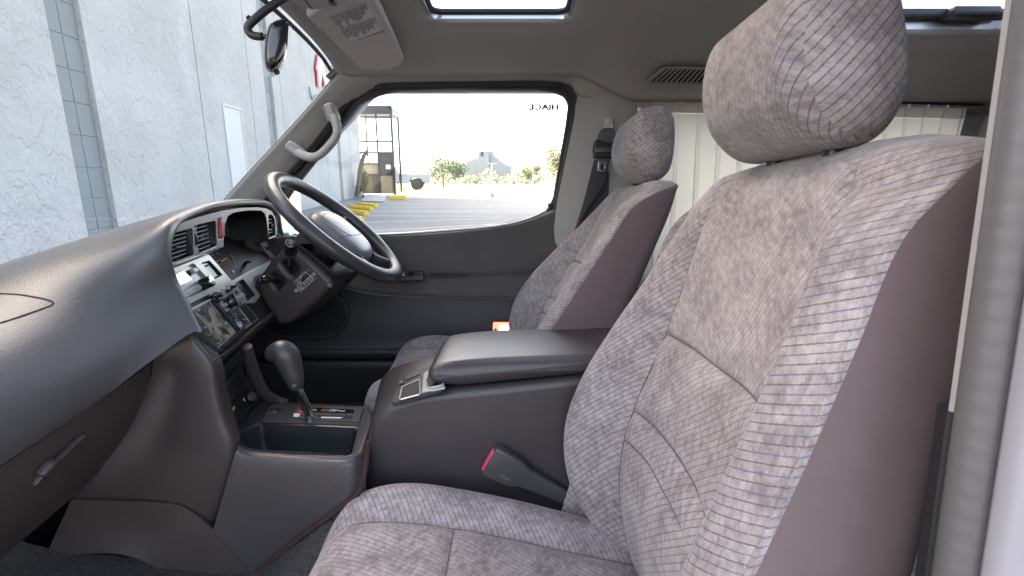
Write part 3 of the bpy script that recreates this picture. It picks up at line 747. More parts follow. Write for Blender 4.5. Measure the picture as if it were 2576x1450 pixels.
# sticker in the upper corner
SF = Frame(wsp(.05, .96), wsp(.05, .96) - wsp(.05, .86), wsp(.02, .96) - wsp(.10, .96))
stk_px = [(833, 178), (855, 166), (858, 180), (830, 200)]
if SF.n.dot(-ray(840, 185)) < 0: SF = Frame(SF.o, -SF.e1, SF.e2)
plate('inspection_sticker', pixpoly(SF, ID, [(816, 190), (842, 167), (857, 179), (829, 200)], .003), 'sticker_blue', SF, top=.004, thick=.001, bevel=.0002, parent=van)
plate('sticker_print', pixpoly(SF, ID, [(822, 188), (840, 173), (845, 178), (827, 193)], .003), 'label_paper', SF, top=.005, thick=.0008, bevel=.0002, parent=van)
for k in range(4):
    tube('print_stroke', [SF.hit(826 + 3.6 * k, 190 - 3 * k, .0056), SF.hit(824 + 4 * k + 4, 184 - 3 * k, .0056), SF.hit(830 + 3.6 * k, 187 - 3 * k, .0056)], .0009, 'ink', van, n=4)
# A pillar trims with grab handle on the driver side
def pillar(m, parent):
    o_ = [P(u, v, Y=1.695) for u, v in ((862, 176), (790, 262), (715, 345), (645, 420), (566, 508), (530, 550))]
    i_ = [P(u, v, Y=1.755) for u, v in ((985, 205), (884, 250), (800, 352), (732, 432), (655, 520), (620, 565))]
    rows = []
    for a_, b_ in zip(o_, i_):
        n_ = Vector((0, -1, 0)); w_ = b_ - a_
        row = [a_ + Vector((-.03, .035, 0)), a_ + Vector((-.008, .008, 0)), a_, a_ + w_ * .25 + n_ * .004, a_ + w_ * .6 + n_ * .010, a_ + w_ * .88 + n_ * .006, b_, b_ + Vector((0, .03, 0))]
        rows.append([m(p) for p in row])
    return sheet('pillar_trim', surf(rows, 5, 3), 'trim_beige', .003, parent, angle=60)
pt = pillar(lambda p: p, van); pillar(mir, van)
CH = zoomer(0, 400, 1.5333)
CG = zoomer(800, 0, 1.61)
hp = [(CG(848, 722), 1.70), (CG(862, 760), 1.672), (CG(878, 800), 1.658), (CG(884, 845), 1.65), (CG(872, 888), 1.647), (CG(835, 938), 1.646), (CG(785, 988), 1.646), (CG(745, 1010), 1.648), (CG(700, 1012), 1.652), (CG(660, 997), 1.66), (CG(630, 978), 1.676), (CG(612, 965), 1.70)]
gh = thing('grab_handle', 'pale beige grab handle bolted to the driver side windscreen pillar', 'handle', tuple(P(*K2(440, 900), Y=1.7)))
tube('grip', [P(u, v, Y=y) for (u, v), y in hp], [.017, .0175, .0175, .0165, .0165, .0165, .0165, .0165, .017, .0175, .0175, .017], 'trim_beige', gh, n=16, smoothn=5, flat=.8)
CG = zoomer(800, 0, 1.61)
for (a_, b_) in ((CG(832, 672), CG(868, 786)), (CG(570, 932), CG(660, 1000))):
    c_ = (P(*a_, Y=1.685) + P(*b_, Y=1.685)) / 2; d_ = P(*b_, Y=1.685) - P(*a_, Y=1.685); e_ = d_.normalized(); w_ = Vector((0, 1, 0))
    AX = Matrix((e_, w_, e_.cross(w_))).transposed()
    rbox('mount', c_, (d_.length, .05, .036), 'trim_beige', gh, axes=AX, bevel=.012, seg=4)
    tube('cover_joint', [c_ + e_ * x + w_ * -.0252 + e_.cross(w_) * z for x, z in ((-.018, -.011), (.016, -.011), (.016, .011), (-.018, .011))], .0006, 'void_black', gh, n=4, closed=True)
# outlines round the driver window
W_OUT = [(655, 560), (655, 515), (735, 425), (800, 346), (866, 258), (900, 226), (945, 213), (1000, 208), (1200, 205), (1405, 207), (1436, 220), (1449, 255), (1440, 330), (1400, 530), (1396, 620), (1100, 640), (760, 640)]
W_IN = [(690, 545), (745, 462), (800, 394), (850, 330), (882, 287), (905, 258), (952, 238), (997, 227), (1149, 223), (1351, 225), (1392, 230), (1420, 241), (1430, 262), (1424, 310), (1392, 498), (1378, 526), (1330, 546), (1250, 566), (1100, 579), (1000, 586), (750, 592), (690, 594)]
# roof rail trim above the door and on to the rear
top_ = [P(u, v, Y=1.705) for u, v in ((840, 190), (870, 183), (1000, 180), (1200, 178), (1430, 178), (1500, 197), (1560, 222), (1610, 238), (1760, 243), (2100, 236), (2520, 236))]
lowp = [(900, 226), (945, 214), (1000, 209), (1200, 206), (1410, 208), (1455, 240), (1500, 255), (1600, 262), (1760, 268), (2100, 268), (2520, 276)]
low_ = [P(905, 222, Y=1.75)] + [P(u, v, Y=1.75 if u < 1450 else 1.74) for u, v in lowp[1:]]
rows = [[a_ + Vector((0, .0, .02)), a_ + Vector((0, -.004, .0)), a_ + (b_ - a_) * .4 + Vector((0, -.006, 0)), b_ + Vector((0, -.008, 0)), b_ + Vector((0, .03, -.002))] for a_, b_ in zip(top_, low_)]
sheet('roof_rail_trim', surf(rows, 4, 3), 'trim_beige', .003, van, angle=50)
sheet('roof_rail_trim', [[mir(p) for p in r] for r in surf(rows, 4, 3)], 'trim_beige', .003, van, angle=50)
tube('trim_joint', [p + Vector((0, -.006, .001)) for p in top_], .0016, 'void_black', van, n=5, smoothn=3)
# joint line in the rail trim
tube('trim_joint', [P(1432, 180, Y=1.70), P(1426, 206, Y=1.742)], .0012, 'void_black', van, n=5)
# belt pillar trim (driver side), behind the door opening
bl = [(1455, 235, 1.745), (1449, 262, 1.745), (1442, 330, 1.742), (1403, 530, 1.735), (1397, 620, 1.73), (1392, 760, 1.73)]
br = [(1612, 236, 1.73), (1612, 262, 1.73), (1608, 330, 1.73), (1600, 530, 1.72), (1596, 620, 1.715), (1590, 760, 1.715)]
rows = []
for (u, v, y), (u2, v2, y2) in zip(bl, br):
    a_, b_ = P(u, v, Y=y), P(u2, v2, Y=y2)
    rows.append([a_ + Vector((-.01, .05, 0)), a_ + Vector((-.002, .01, 0)), a_, a_.lerp(b_, .2) + Vector((0, -.012, 0)), a_.lerp(b_, .55) + Vector((0, -.02, 0)), a_.lerp(b_, .9) + Vector((0, -.012, 0)), b_ + Vector((0, .01, 0)), b_ + Vector((0.01, .07, 0))])
sheet('belt_pillar_trim', surf(rows, 5, 4), 'trim_beige', .003, van, angle=60)
plate('pillar_cap', pixpoly(FD, ID, [(1580, 224), (1602, 224), (1603, 236), (1580, 236)], .003, c=.058), 'trim_beige', FD, top=.0605, thick=.003, bevel=.0008, parent=van)
# door weather strip in the body
tube('door_weatherstrip', [P(u, v, Y=1.752) for u, v in W_OUT[1:15]], .0105, 'rubber', van, n=10, smoothn=4)
tube('door_weatherstrip', [P(u, v, Y=1.757) + Vector((0, 0, 0)) for u, v in [(w[0] + (-6 if w[0] > 1300 else 5), w[1] + 7) for w in W_OUT[2:14]]], .007, 'rubber', van, n=10, smoothn=4)
# outer side panels with window openings, floor, rear and front walls
def side_holes(): return [fillet([(.48, 1.10), (1.56, 1.10), (1.56, 1.66), (.48, 1.66)], .05), fillet([(-.86, 1.2), (.17, 1.2), (.21, 1.72), (-.48, 1.72), (-.86, 1.34)], .04)]
plate('side_panel', [(-1.25, .40), (2.65, .40), (2.65, 1.86), (-.42, 1.86), (-.94, 1.36), (-1.02, 1.22), (-1.25, 1.12)], 'body_paint', FD, holes=side_holes(), top=-.08, thick=.03, parent=van)
plate('rear_side_glass', fillet([(.45, 1.10), (1.95, 1.10), (1.95, 1.68), (.45, 1.68)], .05), 'side_glass', FD, top=-.075, thick=.004, parent=van)
plate('rear_side_lining', [(.40, .5), (2.6, .5), (2.6, 1.70), (.40, 1.70)], 'trim_beige', FD, holes=[fillet([(.47, 1.10), (1.52, 1.10), (1.52, 1.66), (.47, 1.66)], .04)], top=-.01, thick=.02, parent=van)
FN = Frame((0, .30, 0), (1, 0, 0), (0, 0, 1))
plate('sliding_door_panel', [(.36, .40), (2.65, .40), (2.65, 1.90), (.36, 1.90)], 'body_paint', FN, top=.0, thick=.03, parent=van)
rbox('rear_wall', (2.66, YM, 1.15), (.03, 1.5, 1.5), 'trim_beige', van)
rbox('front_wall', (-1.24, YM, .74), (.03, 1.5, .72), 'body_paint', van)
rbox('floor_pan', (.70, YM, .52), (3.9, 1.50, .05), 'carpet', van)
rbox('footwell_sill', (-.35, .335, .57), (1.3, .05, .14), 'black_satin', van, bevel=.01)
# near belt pillar: painted jamb, ribbed weather strip, beige trim edge
def vstrip(name, prof, z0, z1, mat, n=40, wob=0.0, ang=50, nn=1):
    rows = []
    for i in range(n + 1):
        z = z0 + (z1 - z0) * i / n; w_ = wob * math.sin(i * 2.2) if wob else 0
        rows.append([Vector((x - (w_ if nn else 0), y - w_, z)) for x, y in prof])
    return loft(name, rows, mat, van, closed=True, angle=ang)
vstrip('jamb_trim_edge', [(.3005, .3255), (.302, .3215), (.3055, .3205), (.308, .3225), (.306, .3285), (.303, .3285)], 1.165, 1.80, 'trim_light')
vstrip('jamb_lower_trim', [(.304, .330), (.310, .324), (.33, .324), (.36, .36), (.31, .345)], .55, 1.163, 'black_satin')
prof = [(.305 + .0135 * math.cos(a_ * math.pi / 8), .3065 + .0135 * math.sin(a_ * math.pi / 8)) for a_ in range(16)]
vstrip('ribbed_weatherstrip', prof, .52, 1.85, 'jamb_rubber', n=260, wob=.0003)
def jx(z): return .313 + .03 * gauss(z - .85, .30)
rows = []
for i in range(60):
    z = .45 + 1.42 * i / 59; x0 = .306; f_ = jx(z) - .313
    rows.append([Vector(p) for p in ((x0, .294, z), (x0 - .004, .288, z), (x0 - .002, .276, z), (x0 + .012 + f_ * .4, .262, z), (x0 + .018 + f_ * .6, .235, z), (x0 + .012 + f_, .21, z), (x0 + .03 + f_, .19, z), (.36, .185, z), (.37, .29, z))])
loft('painted_jamb', rows, 'body_paint', van, closed=True, angle=60)
# ------------------------------------------------------------------ driver door
door = thing('driver_door', 'driver door with dark suede upper panel, window and black lower pocket', 'car door', (-.3, 1.78, .6))
plate('window_frame', pixpoly(FD, ID, W_OUT, .01, c=-.01), 'rubber', FD, holes=[pixpoly(FD, ID, W_IN, .012, c=-.01)], top=-.01, thick=.03, bevel=.004, parent=door)
gl = plate('window_glass', pixpoly(FD, ID, W_OUT, .01, c=-.03), 'side_glass', FD, top=-.03, thick=.004, bevel=.0005, parent=door)
# the brand lettering etched on the outside of the pane reads mirrored from inside
a_, b_ = FD.pix(1368, 271.5, -.035)
hw = abs(FD.pix(1406, 271, -.035)[0] - FD.pix(1330, 271, -.035)[0])
tx_ = text('etched_lettering', 'HIACE', 'glass_grey_print', FD, (a_, b_), .030, gl, top=-.0295, mirror=True, sx=1.0, bold=.0016)
xsv = [v.co.x for v in tx_.data.vertices]; mid = (min(xsv) + max(xsv)) / 2; k_ = hw / (max(xsv) - min(xsv))
for v in tx_.data.vertices: v.co.x = mid + (v.co.x - mid) * k_; v.co.z = b_ + (v.co.z - b_) * .85
tube('sill_strip', [P(u, v, Y=1.742) for u, v in ((690, 598), (850, 594), (1000, 589), (1100, 582), (1250, 569), (1330, 550), (1375, 530))], .0045, 'dull_metal', door, n=8, smoothn=3)
rbox('sill_end_cap', P(1383, 520, Y=1.745), (.012, .01, .022), 'black_plastic', door)
# suede panel: rows from the sill down to the armrest edge
us = [640, 700, 800, 920, 1060, 1200, 1300, 1350, 1396, 1420]
sill = [600, 600, 600, 594, 589, 577, 562, 546, 528, 520]
low = [640, 668, 700, 734, 745, 748, 750, 750, 750, 750]
rows = []
for f_, y in ((0, 1.765), (.02, 1.748), (.06, 1.738), (.2, 1.736), (.38, 1.730), (.46, 1.724), (.62, 1.722), (.70, 1.730), (.78, 1.724), (.93, 1.700), (.985, 1.697), (1.0, 1.706), (1.02, 1.76)):
    rows.append([P(u, s_ + (l_ - s_) * f_, Y=y) for u, s_, l_ in zip(us, sill, low)])
sheet('suede_panel', surf(rows, 4, 6), 'door_suede', .003, door, angle=50)
# lower panel with pocket
rows = []
for v, y in ((600, 1.775), (700, 1.765), (745, 1.758), (770, 1.752), (820, 1.742), (860, 1.738), (878, 1.730), (884, 1.716), (892, 1.714), (900, 1.722), (906, 1.735), (912, 1.71), (925, 1.703), (1000, 1.715), (1120, 1.735)):
    rows.append([P(u, v, Y=y) for u in (520, 620, 720, 860, 1000, 1150, 1300, 1480)])
sheet('lower_panel', surf(rows, 3, 4), 'door_plastic', .003, door, angle=50)
# speaker
SP = Frame((0, 1.742, 0), (1, 0, 0), (0, 0, 1))
spk = [(650, 800), (655, 770), (690, 742), (760, 733), (830, 735), (862, 745), (880, 775), (876, 810), (856, 846), (800, 854), (720, 852), (670, 840)]
rim = plate('speaker_rim', fillet(pixpoly(SP, ID, spk), .03, 5), 'door_plastic', SP, holes=[fillet(pixpoly(SP, ID, [(770 + (u - 770) * .93, 795 + (v - 795) * .88) for u, v in spk]), .025, 5)], top=.012, thick=.02, bevel=.006, parent=door)
plate('speaker_grille', fillet(pixpoly(SP, ID, [(770 + (u - 770) * .93, 795 + (v - 795) * .88) for u, v in spk]), .025, 5), 'black_satin', SP, top=.004, thick=.004, parent=rim)
V = []; gq = []
for k in range(26):
    v = 748 + k * 4.0
    half = 100 * math.sqrt(max(0.02, 1 - ((v - 797) / 56) ** 2)); a_, b_ = P(772 - half, v, Y=1.736), P(772 + half * .95, v, Y=1.736)
    tube('grille_bar', [a_, b_], .0012, 'black_plastic', rim, n=5)
# switch pod, pull slot, inner handle
sw = plate('switch_pod', fillet(pixpoly(SP, K6, [(440, 462), (636, 459), (640, 505), (628, 524), (440, 526)], c=.03), .006), 'black_plastic', SP, top=.034, thick=.03, bevel=.004, parent=door)
plate('pod_edge', fillet(pixpoly(SP, K6, [(445, 505), (636, 492), (632, 518), (445, 522)], c=.036), .004), 'belt_plastic', SP, top=.037, thick=.004, bevel=.0015, parent=sw)
for (x0, y0, x1, y1) in ((532, 462, 600, 472), (530, 474, 575, 488)):
    plate('window_switch', fillet(pixpoly(SP, K6, [(x0, y0), (x1, y0), (x1, y1), (x0, y1)], c=.036), .003), 'gloss_black', SP, top=.041, thick=.008, bevel=.002, parent=sw)
for x0 in (500, 508):
    plate('switch_print', pixpoly(SP, K6, [(x0 - 3, 466), (x0 + 3, 466), (x0 + 3, 472), (x0 - 3, 472)], c=.036), 'white_print', SP, top=.0352, thick=.0008, bevel=.0001, parent=sw)
    plate('switch_print', pixpoly(SP, K6, [(x0 - 4, 478), (x0 + 3, 478), (x0 + 3, 487), (x0 - 4, 487)], c=.036), 'white_print', SP, top=.0352, thick=.0008, bevel=.0001, parent=sw)
sl = fillet(pixpoly(SP, K6, [(672, 470), (915, 467), (918, 476), (900, 488), (690, 490), (676, 482)], c=.02), .005)
hd = plate('pull_recess', sl, 'void_black', SP, top=.021, thick=.012, bevel=.001, parent=door)
tube('recess_lip', [SP.to3(p[0], p[1], .022) for p in sl], .0022, 'black_plastic', hd, n=6, closed=True)
rbox('pull_handle', P(*K6(800, 474), Y=1.724), (.10, .008, .008), 'black_satin', hd, bevel=.002)
# rear lower courtesy lamp, lit
lp = thing('courtesy_lamp', 'small lit amber courtesy lamp with two screws low on the driver door', 'lamp', tuple(P(1267, 828, Y=1.735)))
LF = Frame((0, 1.722, 0), (1, 0, 0), (0, 0, 1))
def lens_mat():
    m, N, L, b = nodes_of('lamp_lens'); b.inputs['Base Color'].default_value = (.75, .42, .30, 1); b.inputs['Roughness'].default_value = .25
    b.inputs['Emission Color'].default_value = (1.0, .50, .30, 1); b.inputs['Emission Strength'].default_value = .10; MATS['lamp_lens'] = m
    pbr('lamp_glow', (1, .8, .6), .4, emit=((1.0, .62, .30), 1.6))
lens_mat()
plate('lamp_housing', pixpoly(LF, K6, [(1076, 784), (1234, 784), (1238, 875), (1076, 882)], .006), 'red_mark', LF, top=-.004, thick=.02, bevel=.002, parent=lp)
plate('lamp_lens', pixpoly(LF, K6, [(1082, 790), (1230, 790), (1232, 872), (1082, 878)], .006), 'lamp_lens', LF, top=.003, thick=.012, bevel=.003, parent=lp)
plate('lit_bulb_window', pixpoly(LF, K6, [(1124, 806), (1186, 806), (1186, 850), (1124, 852)], .012), 'lamp_glow', LF, top=.0045, thick=.006, bevel=.002, parent=lp)
for x in (1098, 1214):
    a_ = LF.hit(*K6(x, 834)); cyl('screw', a_ + Vector((0, .004, 0)), a_ + Vector((0, -.006, 0)), .006, .0055, 'dull_metal', lp, n=14, bevel=.001)
# outside mirror seen through the front corner of the window
mr = thing('door_mirror', 'large outside mirror on the driver door seen past the steering wheel', 'mirror', tuple(P(720, 540, Y=1.98)))
MF = Frame(P(715, 540, Y=1.98), Vector((.34, .94, 0)), (0.0, 0, 1)); 
if MF.n.dot(ray(715, 540)) > 0: MF = Frame(MF.o, -MF.e1, MF.e2)
mp_ = [(676, 450), (735, 452), (754, 485), (758, 545), (745, 574), (710, 590), (676, 594), (660, 570), (660, 480)]
plate('mirror_housing', [MF.pix(715 + (u - 715) * 1.07, 530 + (v - 530) * 1.07) for u, v in mp_], 'body_paint', MF, top=-.002, thick=.07, bevel=.02, parent=mr, bres=4)
plate('mirror_glass', fillet([MF.pix(*p) for p in mp_], .02), 'cream_mirror', MF, top=.003, thick=.006, bevel=.001, parent=mr)
tube('mirror_arm', [P(700, 600, Y=1.95), P(735, 590, Y=1.88), P(745, 600, Y=1.82)], .018, 'body_paint', mr, n=10, smoothn=4)
# ------------------------------------------------------------------ dashboard
dash = thing('dashboard', 'grained dark grey dashboard with silver instrument hood and glovebox', 'dashboard', (-.8, YM, .8))
NH = Vector((.970, .242, 0))
FU = Frame((-.62, .90, 1.225), (-.242, .970, 0), (0, 0, 1))                    # upright fascia with vents and gauges
FL = Frame((-.625, .90, 1.185), (-.242, .970, 0), Vector((0, 0, 1)) * math.cos(R(24)) - NH * math.sin(R(24)))   # sloping centre stack
def rim_pt(fr, u, v, da, db, out, c):
    a_, b_ = fr.pix(u, v); l_ = math.hypot(da, db); return fr.to3(a_ + da / l_ * out, b_ + db / l_ * out, c)
KS = [(FL, 494, 846, -1, .25), (FL, 456, 765, -1, .15), (FU, 424, 700, -1, -.05), (FU, 410, 640, -1, .05), (FU, 420, 590, -1, .5), (FU, 452, 556, -.6, .9), (FU, 530, 526, -.25, 1),
      (FU, 612, 515, 0, 1), (FU, 670, 517, .35, 1), (FU, 694, 545, 1, .35), (FU, 704, 590, 1, .05), (FU, 724, 628, 1, .0)]
T3 = [(-.612, .66, 1.020), (-.594, .68, 1.060), (-.602, .68, 1.106), (-.634, .685, 1.144), (-.695, .695, 1.172), (-.750, .745, 1.203), (-.775, .87, 1.248), None, None, None, None, None]
T4 = [(-.600, .25, .965), (-.585, .25, 1.010), (-.592, .25, 1.048), (-.630, .25, 1.080), (-.71, .25, 1.098), (-.93, .40, 1.115), (-1.10, .80, 1.13), (-1.15, 1.18, 1.18), (-1.10, 1.48, 1.21), (-1.02, 1.67, 1.22), (-.97, 1.72, 1.17), (-.90, 1.735, 1.09)]
# the hollow between the hood flank and the rolled pad
MV = {2: (-.628, .77, 1.130), 3: (-.654, .775, 1.172), 4: (-.682, .795, 1.212), 5: (-.715, .835, 1.246)}
rows = []
for k, (fr, u, v, da, db) in enumerate(KS):
    if k < 5: oc = [(-.004, -.03), (0, 0), (.006, .012), (.020, .014), (.040, .002)]
    else: oc = [(-.004, -.03), (0, 0), (.004, .009), (.010, .007), (.013, -.012)]
    r = [rim_pt(fr, u, v, da, db, *q) for q in oc]
    t4 = Vector(T4[k]); t3 = Vector(T3[k]) if T3[k] else rim_pt(fr, u, v, da, db, .008, -.075)
    mid = Vector(MV[k]) if k in MV else r[-1].lerp(t3, .5)
    r += [mid, t3, t3.lerp(t4, .5), t4]
    rows.append(r)
G = surf(rows, 10, 6)
for it in range(60):                       # relax the skin outside the rolled rim so that it flows
    G2 = [list(r) for r in G]
    for i in range(1, len(G) - 1):
        for j in range(20, len(G[0]) - 1):
            w_ = min(1, (j - 19) / 8) * .5
            G2[i][j] = G[i][j] * (1 - w_) + (G[i - 1][j] + G[i + 1][j] + G[i][j - 1] + G[i][j + 1]) * (w_ / 4)
    G = G2
DS = sheet('dash_skin', G, 'dash_skin', .003, dash, angle=80)
# lid let into the top on the passenger side
from mathutils.bvhtree import BVHTree
bvh = BVHTree.FromPolygons([v.co for v in DS.data.vertices], [tuple(p.vertices) for p in DS.data.polygons])
def on_dash(u, v):
    h = bvh.ray_cast(CAMP, ray(u, v).normalized()); return h[0]
lidp = [on_dash(*CH(x, y)) for x, y in ((0, 1190), (60, 1192), (130, 1197), (210, 1210), (280, 1224), (318, 1238), (326, 1250), (310, 1263), (250, 1286), (160, 1318), (80, 1345), (0, 1370))]
tube('airbag_lid_seam', [p for p in lidp if p is not None], .0014, 'void_black', dash, n=6, smoothn=3)
# glovebox below
GT = [(-.612, .25, .955), (-.618, .45, .985), (-.620, .563, 1.000), (-.622, .678, 1.018), (-.628, .80, 1.038), (-.632, .842, 1.045)]
GB = [(-.705, .25, .79), (-.712, .45, .805), (-.716, .563, .812), (-.72, .66, .826), (-.722, .76, .842), (-.722, .80, .853)]
rows = []
for f_, bx in ((0, -.05), (0, -.004), (.04, .004), (.3, .018), (.6, .020), (.92, .006), (.99, -.004), (1.0, -.05)):
    rows.append([Vector(a_).lerp(Vector(b_), f_) + Vector((bx, 0, -.004)) for a_, b_ in zip(GT, GB)])
glv = sheet('glovebox_lid', [list(reversed(r)) for r in surf(rows, 5, 5)], 'dash_lower', .003, dash, angle=60)
GF2 = Frame(Vector(GT[3]).lerp(Vector(GB[3]), .55) + Vector((.02, 0, -.004)), Vector(GT[4]) - Vector(GT[2]), Vector(GT[3]) - Vector(GB[3]))
hq = fillet(pixpoly(GF2, K7, [(205, 940), (290, 835), (385, 750), (500, 640), (525, 632), (440, 700), (400, 760), (330, 850), (240, 915)], c=.004), .006)
plate('latch_recess', hq, 'dash_lower', GF2, top=.003, thick=.008, bevel=.002, parent=glv)
plate('latch_paddle', fillet(pixpoly(GF2, K7, [(250, 880), (335, 785), (362, 790), (345, 825), (275, 890)], c=.008), .006), 'dash_lower', GF2, top=.008, thick=.014, bevel=.004, parent=glv)
# black sheet stands for the shade in the kick space under the glovebox
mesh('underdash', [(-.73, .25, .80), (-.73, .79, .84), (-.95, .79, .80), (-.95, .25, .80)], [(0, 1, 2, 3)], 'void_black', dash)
# side of the centre column, towards the passenger footwell
Lp = [(402, 880), (393, 905), (383, 955), (352, 1010), (303, 1090), (255, 1165), (215, 1225), (188, 1252)]
Rp = [(498, 828), (493, 848), (541, 914), (553, 975), (572, 1050), (598, 1124), (581, 1222), (538, 1331)]
rows = []
for i, (l_, r_) in enumerate(zip(Lp, Rp)):
    d = [(0, .905), (.05, .885), (.25, .868), (.6, .860), (.86, .862), (.95, .868), (1, .882)]
    row = [P(l_[0] + (r_[0] - l_[0]) * f_, l_[1] + (r_[1] - l_[1]) * f_, Y=y) for f_, y in d]
    if i == 0: row = [p + Vector((-.006, .014, 0)) for p in row]
    row = [row[0] + Vector((-.02, .06, 0))] + row + [row[-1] + Vector((-.004, .022, 0)) if i < 5 else row[-1] + Vector((0, .004, 0))]
    rows.append(row)
col = sheet('column_side', surf(rows, 8, 5), 'dash_lower', .003, dash, angle=70)
# dash edge below the centre stack: rounded lower rim and right-hand arm
lip = ((690, 1378), (800, 1300), (950, 1185), (1100, 1062), (1280, 912), (1430, 795), (1490, 760))
rows = []
for ox, oy, c_ in ((-14, -16, -.012), (-4, -5, -.001), (8, 9, .005), (24, 28, .006), (42, 50, .001), (54, 66, -.012), (60, 74, -.035)):
    rows.append([FL.hit(*Z2(x + ox, y + oy), c_) for x, y in lip])
sheet('stack_lip', [list(reversed(r)) for r in surf(rows, 4, 4)], 'dash_lower', .003, dash, angle=70)
tube('arm', [P(*Z4(x, y), Y=Y_) for x, y, Y_ in ((395, 180, 1.055), (425, 310, 1.07), (470, 470, 1.09), (530, 610, 1.11), (610, 705, 1.13), (720, 760, 1.15), (830, 785, 1.158))], [.011, .013, .015, .015, .013, .011, .009], 'dash_lower', dash, n=14, smoothn=6)

# ---- upright fascia: silver bezel with openings
def q1(*pts): return [FU.pix(*Z1(*p)) for p in pts]
bez = q1((92, 1072), (108, 700), (126, 530), (160, 442), (260, 347), (420, 272), (600, 215), (800, 158), (1000, 108), (1200, 72), (1400, 50), (1650, 42), (1800, 62), (1890, 112), (1945, 212), (1968, 400), (1974, 548),
         (1838, 592), (1828, 500), (1800, 260), (1770, 150), (1705, 100), (1560, 97), (1400, 106), (1220, 140), (1130, 195), (1078, 330), (1058, 500), (1058, 712), (800, 812), (560, 880), (330, 970))
h1 = fillet(q1((130, 505), (505, 400), (528, 440), (552, 820), (530, 862), (180, 992), (150, 960)), .004)
h2 = fillet(q1((588, 365), (610, 342), (905, 272), (928, 300), (944, 680), (925, 706), (645, 825), (612, 790)), .004)
h3 = fillet(q1((952, 235), (1020, 218), (1036, 570), (970, 592)), .001)
h4 = fillet(q1((548, 430), (575, 418), (588, 470), (590, 690), (600, 735), (570, 748), (560, 640)), .002)
h5 = fillet(q1((1828, 190), (1850, 162), (1898, 176), (1935, 240), (1950, 360), (1956, 520), (1834, 572)), .003)
plate('bezel', bez, 'bezel_silver', FU, holes=[h1, h2, h3, h4, h5], top=.004, thick=.012, bevel=.0012, parent=dash)
plate('bezel_back', [(p[0], p[1]) for p in bez], 'black_plastic', FU, top=-.045, thick=.003, bevel=.0005, parent=dash)
def vent_unit(hole, tl, tr, bl_, br_, n, knob):
    """a louvred outlet: recessed box walls, slats, vanes and a slider"""
    cxm = sum(p[0] for p in hole) / len(hole); cym = sum(p[1] for p in hole) / len(hole)
    v = loft('air_vent', [[FU.to3(*p, .003) for p in hole], [FU.to3(*p, -.03) for p in hole], [FU.to3(cxm + (p[0] - cxm) * .86, cym + (p[1] - cym) * .86, -.042) for p in hole]], 'black_plastic', dash, caps=False, flip=True)
    A_ = [Vector(FU.pix(*Z1(*q))) for q in (tl, tr, bl_, br_)]
    for k in range(n):
        t = k / (n - 1); a_, b_ = A_[0].lerp(A_[2], t), A_[1].lerp(A_[3], t); d_ = (b_ - a_)
        e_ = (FU.e1 * d_.x + FU.e2 * d_.y).normalized(); nn = (FU.n * .8 - FU.e2 * .6).normalized()
        M_ = Matrix((e_, nn, e_.cross(nn))).transposed()
        rbox('vent_slat', FU.to3((a_.x + b_.x) / 2, (a_.y + b_.y) / 2, -.012), (d_.length, .010, .0018), 'black_plastic', v, axes=M_, bevel=.0008)
        tube('slat_edge', [FU.to3(a_.x, a_.y, -.004), FU.to3(b_.x, b_.y, -.004)], .0012, 'button_grey', v, n=6)
    for k in range(6):
        s_ = (k + .6) / 6.2; a_, b_ = A_[0].lerp(A_[1], s_), A_[2].lerp(A_[3], s_)
        rbox('vent_vane', FU.to3((a_.x + b_.x) / 2, (a_.y + b_.y) / 2, -.028), (.0015, (b_ - a_).length, .012), 'black_plastic', v, axes=FU, bevel=0)
    if knob: rbox('vent_slider', FU.to3(*FU.pix(*Z1(*knob)), -.001), (.016, .004, .006), 'black_satin', v, axes=FU, bevel=.0015)
vent_unit(h1, (135, 575), (480, 480), (160, 945), (475, 830), 6, (290, 725))
vent_unit(h2, (600, 415), (835, 350), (625, 790), (880, 690), 6, (700, 560))
v3 = loft('side_air_vent', [[FU.to3(*p, .003) for p in h5], [FU.to3(*p, -.035) for p in h5]], 'black_plastic', dash, caps=False, flip=True)
for (x0, y0, x1, y1) in ((1830, 215, 1865, 200), (1830, 270, 1905, 245), (1830, 330, 1915, 302), (1832, 385, 1862, 375), (1832, 440, 1922, 415), (1832, 495, 1922, 465), (1834, 545, 1870, 530)):
    tube('vent_slat', [FU.to3(*FU.pix(*Z1(x0, y0)), -.003), FU.to3(*FU.pix(*Z1(x1, y1)), -.003)], .0014, 'bezel_silver', v3, n=6)
rbox('vent_slider', FU.to3(*FU.pix(*Z1(1912, 350)), .0), (.006, .004, .004), 'white_print', v3, axes=FU, bevel=.001)
wheel_ = cyl('vent_thumbwheel', FU.to3(*FU.pix(*Z1(572, 590)), -.012) - FU.e1 * .002, FU.to3(*FU.pix(*Z1(572, 590)), -.012) + FU.e1 * .002, .020, .020, 'black_satin', dash, n=30)
for k in range(3):
    x = 548 + 9 * k; tube('vent_mark', [FU.to3(*FU.pix(*Z1(x + 4, 345)), .0046), FU.to3(*FU.pix(*Z1(x, 384)), .0046)], .0005, 'ink', dash, n=4)
hzd = plate('hazard_switch', fillet(q1((962, 275), (1024, 266), (1034, 540), (974, 552)), .002), 'red_plastic', FU, top=.010, thick=.016, bevel=.0025, parent=dash)
tri = [Vector(FU.pix(*Z1(*p))) for p in ((1015, 440), (1032, 436), (1022, 396))]
tube('hazard_mark', [FU.to3(p.x, p.y, .0104) for p in tri], .0004, 'label_paper', hzd, n=4, closed=True)
